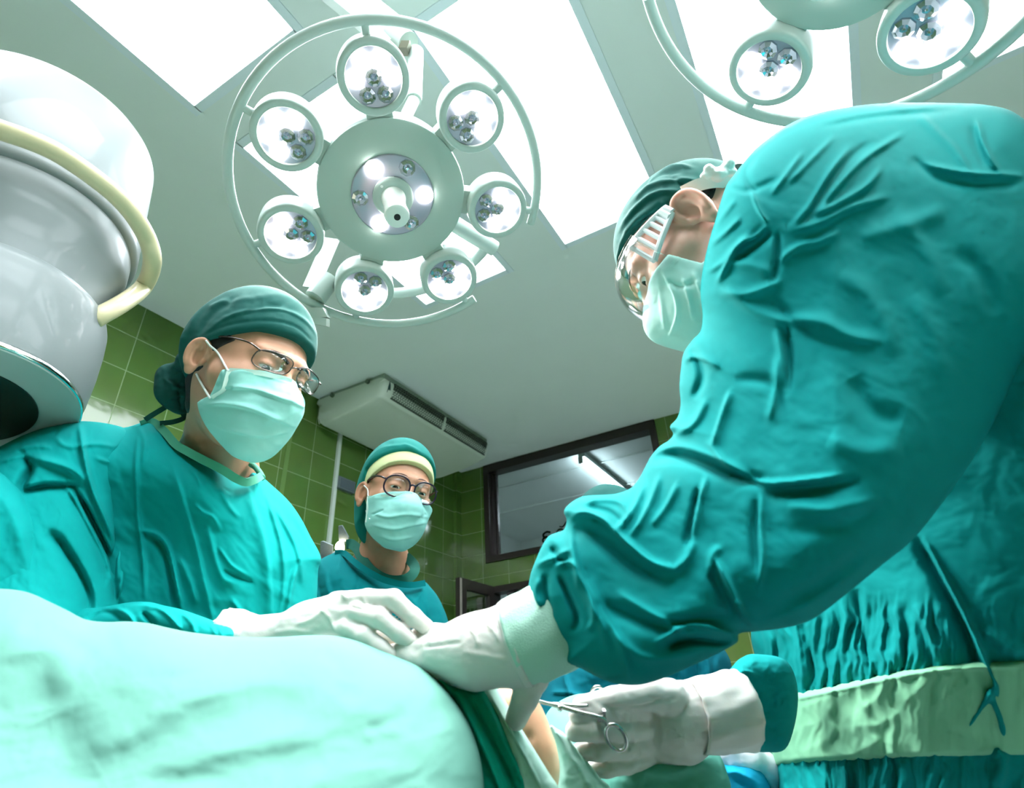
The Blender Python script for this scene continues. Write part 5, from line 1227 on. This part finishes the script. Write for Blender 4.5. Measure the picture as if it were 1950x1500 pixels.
# ------------------------------------------------------------------ forceps held in that hand
fc=empty('surgical_forceps',at(1090,1352,.60),'steel ring-handled forceps held in the lower gloved hand','forceps')
m_st=mat('surgical steel',(206,204,202),rough=.16,metal=1)
J=at(1066,1346,.597)
mb=MB();V,Fc=tube(spline(ats([(1012,1329,.603),(1030,1335,.601),(1050,1341,.599),(1072,1347,.596),(1100,1355,.592),(1130,1362,.589),(1150,1370,.588),(1157,1382,.588)]),4),np.interp(np.linspace(0,1,29),[0,.25,.4,.6,1],[.0009,.0017,.0030,.0022,.0018]),10);mesh('shank',V,Fc,m_st,fc)
t=np.linspace(0,2*np.pi,36,endpoint=False)
P=[at(1173+17*math.cos(a)*.87+27*math.sin(a)*.48,1404-17*math.cos(a)*.48+27*math.sin(a)*.87,.588) for a in t]
V,Fc=tube(P,.0021,10,True);mesh('finger_ring',V,Fc,m_st,fc)
V,Fc=tube(spline(ats([(1014,1333,.605),(1034,1338,.604),(1056,1341,.602),(1080,1343,.600),(1105,1344,.598),(1120,1343,.598)]),4),np.interp(np.linspace(0,1,21),[0,.3,.5,.7,1],[.0009,.0017,.0028,.0022,.0017]),10);mesh('shank',V,Fc,m_st,fc)
P=[at(1138+13*math.cos(a),1326+19*math.sin(a),.628) for a in t];V,Fc=tube(P,.0020,10,True);mesh('finger_ring',V,Fc,m_st,fc)
V,Fc=lathe(J,FW,[(.0028,-.004),(.0032,-.003),(.0032,.003),(.0028,.004)],16);mesh('pivot',V,Fc,m_st,fc)
mb=MB().box(at(1146,1366,.594),RT*.0045,UP*.0022,FW*.004);mb.box(at(1150,1358,.594),RT*.0015,UP*.004,FW*.003);mb.build('ratchet',m_st,fc,smooth=False)
# ================================================================== PATIENT AND DRAPES
pat=empty('person',(-.45,.45,.86),'patient lying under the pale green drapes with a strip of bare skin showing','person')
m_skinp=skin_mat('patient skin',(214,160,128),.1)
skin=[(700,1330),(800,1300),(900,1294),(950,1290),(1000,1298),(1024,1333),(1036,1355),(1048,1385),(1060,1421),(1066,1462),(1062,1500),(1050,1580),(900,1640),(600,1640),(300,1600),(100,1500),(200,1380),(450,1340)]
ctrl=[(700,1330,.68),(1000,1298,.66),(1066,1462,.625),(1000,1600,.60),(300,1600,.62),(200,1380,.68),(900,1450,.65)]
V,Q=body_of(skin,ctrl,.05,80,5,[([(1000,1395),(1006,1400),(1008,1412)],7,-.004)])
mesh('body',V,Q,m_skinp,pat)
m_drape=mat('pale mint drape',(98,150,137),rough=.9,spec=.12,noise=.04,nscale=14,bump=.06,bscale=2600)
m_drape2=mat('pale seafoam drape',(104,176,160),rough=.9,spec=.12,noise=.04,nscale=14,bump=.06,bscale=2600)
m_towelw=mat('washed-out mint towel',(190,230,218),rough=.9,spec=.12,noise=.06,nscale=40,bump=.1,bscale=2000)
m_towelg=mat('green towel',(0,142,116),rough=.9,spec=.12,noise=.06,nscale=30,bump=.1,bscale=2000)
dr_=[(-90,1118),(-40,1119),(0,1121),(30,1123),(60,1130),(95,1146),(130,1163),(162,1179),(200,1184),(240,1183),(280,1186),(320,1195),(360,1203),(420,1210),(480,1213),(540,1212),(590,1209),(640,1211),(680,1220),(720,1236),(760,1252),(800,1270),(838,1300),(868,1335),(892,1375),(909,1420),(918,1460),(922,1500),(926,1600),(900,1680),(600,1720),(300,1720),(-60,1700),(-180,1600),(-200,1300)]
ctrl=[(-60,1118,.56),(130,1165,.56),(280,1187,.565),(540,1212,.575),(720,1236,.585),(838,1300,.57),(909,1420,.53),(925,1600,.47),(600,1720,.37),(300,1720,.36),(-100,1650,.36),(300,1400,.475),(600,1400,.49),(0,1400,.465)]
S=[([(40,1190),(90,1200),(140,1225),(180,1250)],9,-.004),([(75,1240),(80,1290),(90,1350)],16,-.007,30),([(100,1360),(130,1420),(150,1500)],28,-.010),
 ([(190,1470),(260,1430),(330,1385),(420,1345),(520,1335),(600,1328)],16,-.010,26),([(180,1440),(250,1400),(330,1355),(400,1332),(470,1325)],20,.007),
 ([(260,1500),(350,1480),(450,1458),(540,1440),(620,1430)],12,-.006,20),([(230,1470),(330,1455),(430,1430),(520,1410),(620,1400)],16,.005),
 ([(700,1395),(740,1375),(780,1360)],9,-.005,12),([(690,1405),(720,1395),(760,1385)],7,.003),([(640,1300),(660,1318),(690,1325)],8,-.003),([(610,1240),(640,1260),(650,1275)],7,-.003),([(640,1218),(670,1230),(710,1243)],3,-.0015),([(820,1350),(850,1345),(870,1350)],8,-.003),
 ([(180,1300),(250,1270),(330,1290)],14,-.003),([(20,1150),(60,1165),(110,1185)],8,-.003),([(560,1500),(680,1470),(800,1460)],14,.004)]
V,Q=body_of(dr_,ctrl,.070,130,4,[(q[0],q[1]*1.9,q[2]*.5)+tuple(v*1.9 for v in q[3:]) for q in S],lambda x,y:wr(150,80,.0030,3.,-.3)(x,y)+wr(22,22,.00025,6.)(x,y))
tag(mesh('surgical_drape',V,Q,m_drape,loc=(-.5,.3,.9)),'large pale mint drape humped over the patient in the foreground','drape',)
gt=[(770,1262),(800,1266),(840,1277),(880,1299),(912,1300),(930,1322),(955,1365),(980,1415),(1003,1465),(1020,1510),(1035,1600),(960,1660),(880,1600),(890,1500),(880,1400),(840,1320)]
ctrl=[(800,1266,.60),(912,1300,.595),(1003,1465,.56),(1035,1600,.53),(880,1550,.54),(860,1350,.575)]
S=[([(905,1300),(940,1370),(975,1440),(1000,1500)],4,.005,7),([(885,1310),(920,1380),(955,1450),(985,1520)],6,-.007,6),([(870,1320),(905,1390),(940,1470),(960,1530)],6,.005,6),([(850,1300),(880,1302),(905,1315)],4,-.003)]
V,Q=body_of(gt,ctrl,.03,45,3,S,wr(20,40,.0015,2.))
tag(mesh('green_towel',V,Q,m_towelg,loc=(-.2,.4,.9)),'dark green towel edging the drape beside the bare skin','towel')
wt_=[(900,1296),(938,1297),(952,1316),(975,1356),(1000,1398),(1025,1438),(1048,1475),(1066,1503),(1085,1560),(1050,1640),(990,1600),(985,1520),(975,1465),(958,1420),(935,1365),(912,1325)]
ctrl=[(914,1298,.60),(938,1299,.605),(1000,1400,.575),(1066,1503,.555),(1050,1640,.52),(985,1420,.565)]
V,Q=body_of(wt_,ctrl,.016,22,2.4,[([(930,1315),(960,1370),(1000,1440),(1030,1500)],3,.003,3)],wr(14,30,.0012,5.))
tag(mesh('white_towel',V,Q,m_towelw,loc=(-.15,.45,.9)),'narrow whitish towel strip between the green towel and the bare skin','towel')
w2=[(1046,1380),(1060,1387),(1074,1396),(1096,1421),(1116,1445),(1142,1480),(1166,1508),(1180,1600),(1100,1650),(1046,1600),(1058,1520),(1065,1480),(1066,1450),(1060,1419)]
ctrl=[(1050,1384,.60),(1116,1445,.60),(1170,1520,.585),(1180,1600,.57),(1050,1600,.56),(1064,1450,.585)]
V,Q=body_of(w2,ctrl,.018,25,2.6,[([(1090,1440),(1110,1470),(1120,1500)],5,.003)],wr(16,16,.002,8.))
tag(mesh('mint_towel',V,Q,m_towelw,loc=(-.1,.5,.9)),'pale mint towel on the far side of the bare skin, below the forceps','towel')
bd=[(1020,1420),(1032,1382),(1043,1355),(1062,1337),(1086,1325),(1112,1320),(1140,1326),(1165,1340),(1230,1380),(1300,1405),(1350,1418),(1372,1440),(1384,1470),(1394,1510),(1400,1620),(1200,1680),(1050,1600)]
ctrl=[(1032,1382,.76),(1112,1320,.78),(1300,1405,.72),(1394,1510,.69),(1400,1620,.66),(1100,1600,.66),(1150,1450,.70)]
V,Q=body_of(bd,ctrl,.06,60,3.2,[([(1372,1440),(1380,1480),(1384,1520)],4,.004),([(1150,1440),(1250,1470),(1350,1450)],12,.004),([(1100,1390),(1120,1386),(1140,1392)],3,-.001)],wr(40,30,.002,4.))
tag(mesh('seafoam_drape',V,Q,m_drape2,loc=(0,.6,.9)),'rounded seafoam drape behind the hand that holds the forceps','drape')
# operating table carrying the patient
ot=empty('operating_table',(-.45,.42,0),'operating table hidden beneath the drapes','table')
mb=MB();mb.aabb((-.82,.20,.70),(.12,.60,.78));mb.build('table_top',mat('table pad',(30,40,42),rough=.6),ot,smooth=False)
mb=MB();mb.aabb((-.50,.30,.1),(-.22,.50,.70));mb.build('pedestal',mat('steel column',(180,186,186),rough=.3,metal=.8),ot,smooth=False)
mb=MB();mb.aabb((-.70,.22,0),(-.05,.58,.1));mb.build('base',mat('table base',(200,206,204),rough=.4),ot,smooth=False)
# ------------------------------------------------------------------ nurse half hidden behind the sleeve
nur=empty('person',(-.05,1.3,0),'person in blue-green theatre clothes half hidden behind the operating surgeon\'s sleeve','person')
f_=np.array([-FW[0]-.5*RT[0],-FW[1]-.5*RT[1],-.35]);f_/=np.linalg.norm(f_);r_=np.cross(f_,[0,0,1]);r_/=np.linalg.norm(r_);u_=np.cross(r_,f_)
hn=Head(np.stack([r_,f_,u_],1),at(1172,1052,1.3),.97,at(1180,1140,1.28),[(at(1190,1190,1.24),.05),(at(1230,1200,1.24),.05)],lid=.003,ear=.84,nw=.048)
hn.body(nur,m_skin2,.004);hn.eyes(nur)
fnn=cap_sdf(hn,(0,-.016,.060),(.086,.110,.100),lambda P:np.where(P[:,1]>0,.045+.40*P[:,1],.045+.7*P[:,1]))
V,Q=hn.nets(fnn,(-.11,-.16,-.08),(.11,.12,.19),.003);V=push(V,Q,(),lambda x,y:.0015*noise2(x/14,y/9));mesh('surgical_cap',V,Q,m_cap,nur,label='dark green surgical cap')
fmn=mask_sdf(hn,side=lambda z:.035+0*z);V,Q=hn.nets(fmn,(-.10,-.03,-.15),(.10,.17,.05),.003);mesh('face_mask',V,Q,m_mask,nur)
bo=[(1000,1390),(1022,1345),(1040,1305),(1062,1268),(1090,1225),(1130,1180),(1170,1150),(1240,1150),(1310,1175),(1360,1215),(1385,1245),(1394,1275),(1392,1320),(1380,1380),(1390,1500),(1300,1560),(1050,1540),(990,1450)]
ctrl=[(1040,1305,1.14),(1170,1150,1.2),(1380,1240,1.18),(1390,1400,1.12),(1200,1400,1.1),(1050,1540,1.05),(1300,1560,1.05)]
V,Q=body_of(bo,ctrl,.10,70,3.6,[([(1080,1250),(1075,1290),(1090,1330)],5,.010,3),([(1050,1320),(1075,1318),(1110,1326)],4,.008,3),([(1290,1265),(1300,1290),(1300,1320)],4,.008),([(1340,1240),(1350,1270),(1345,1310)],5,.009),([(1370,1245),(1365,1275),(1372,1300)],4,.006),([(1320,1250),(1328,1280),(1324,1310)],5,-.008)],wr(24,24,.004,3.))
mesh('gown',V,Q,m_gownb,nur,label='blue theatre gown')
legs(nur,.02,1.30,.85,m_gownb,.1,.4)
glove('glove',nur,[[(1478,1490,.93,.022),(1455,1462,.93,.022),(1425,1443,.92,.020),(1405,1438,.915,.018)]],
 [[(1415,1436,.91,.013),(1395,1430,.905,.011),(1374,1438,.905,.0085)],[(1420,1442,.91,.013),(1398,1440,.905,.011),(1378,1446,.905,.0085)],[(1425,1448,.905,.013),(1408,1448,.90,.011),(1390,1453,.90,.0085)],[(1430,1452,.905,.012),(1418,1456,.90,.010),(1404,1460,.90,.008)],[(1430,1432,.925,.013),(1412,1424,.92,.011),(1396,1421,.92,.009)]],.0024,mat('lilac-white glove',(222,218,232),rough=.45),(),wn,label='pale lilac-white glove resting on the blue cloth')
V,Fc=tube(spline(ats([(1470,1480,.93),(1500,1500,.96),(1480,1440,1.05),(1400,1330,1.12)]),5),[.03]*8+[.05]*8,16);mesh('sleeve',V,Fc,m_gownb,nur)
st=empty('instrument_table',at(1420,1700,.95)*np.array([1,1,0]),'blue cloth covered stand under the glove at the lower right','table')
bl=[(1366,1470),(1373,1450),(1390,1446),(1410,1446),(1432,1450),(1452,1466),(1466,1490),(1478,1530),(1490,1640),(1440,1680),(1380,1660),(1380,1560),(1378,1505)]
ctrl=[(1373,1450,.93),(1432,1450,.93),(1478,1530,.91),(1440,1680,.86),(1380,1560,.90)]
V,Q=body_of(bl,ctrl,.05,35,2.8,[([(1380,1475),(1405,1470),(1440,1490)],5,.004),([(1372,1455),(1385,1490),(1384,1540)],3,-.004),([(1395,1480),(1425,1500),(1440,1540)],5,-.005)],wr(20,20,.002,6.))
mesh('table_cover',V,Q,mat('bright blue cloth',(20,140,176),rough=.9,spec=.12,bump=.08,bscale=2500),st,label='bright blue cloth cover')
b=at(1425,1640,.88)
mb=MB();mb.tube([(b[0],b[1],0.02),(b[0],b[1],b[2])],.02,16);mb.disc_stack((b[0],b[1],0),(0,0,1),[(.16,0),(.16,.02),(.03,.04)],32);mb.build('stand',m_st,st)
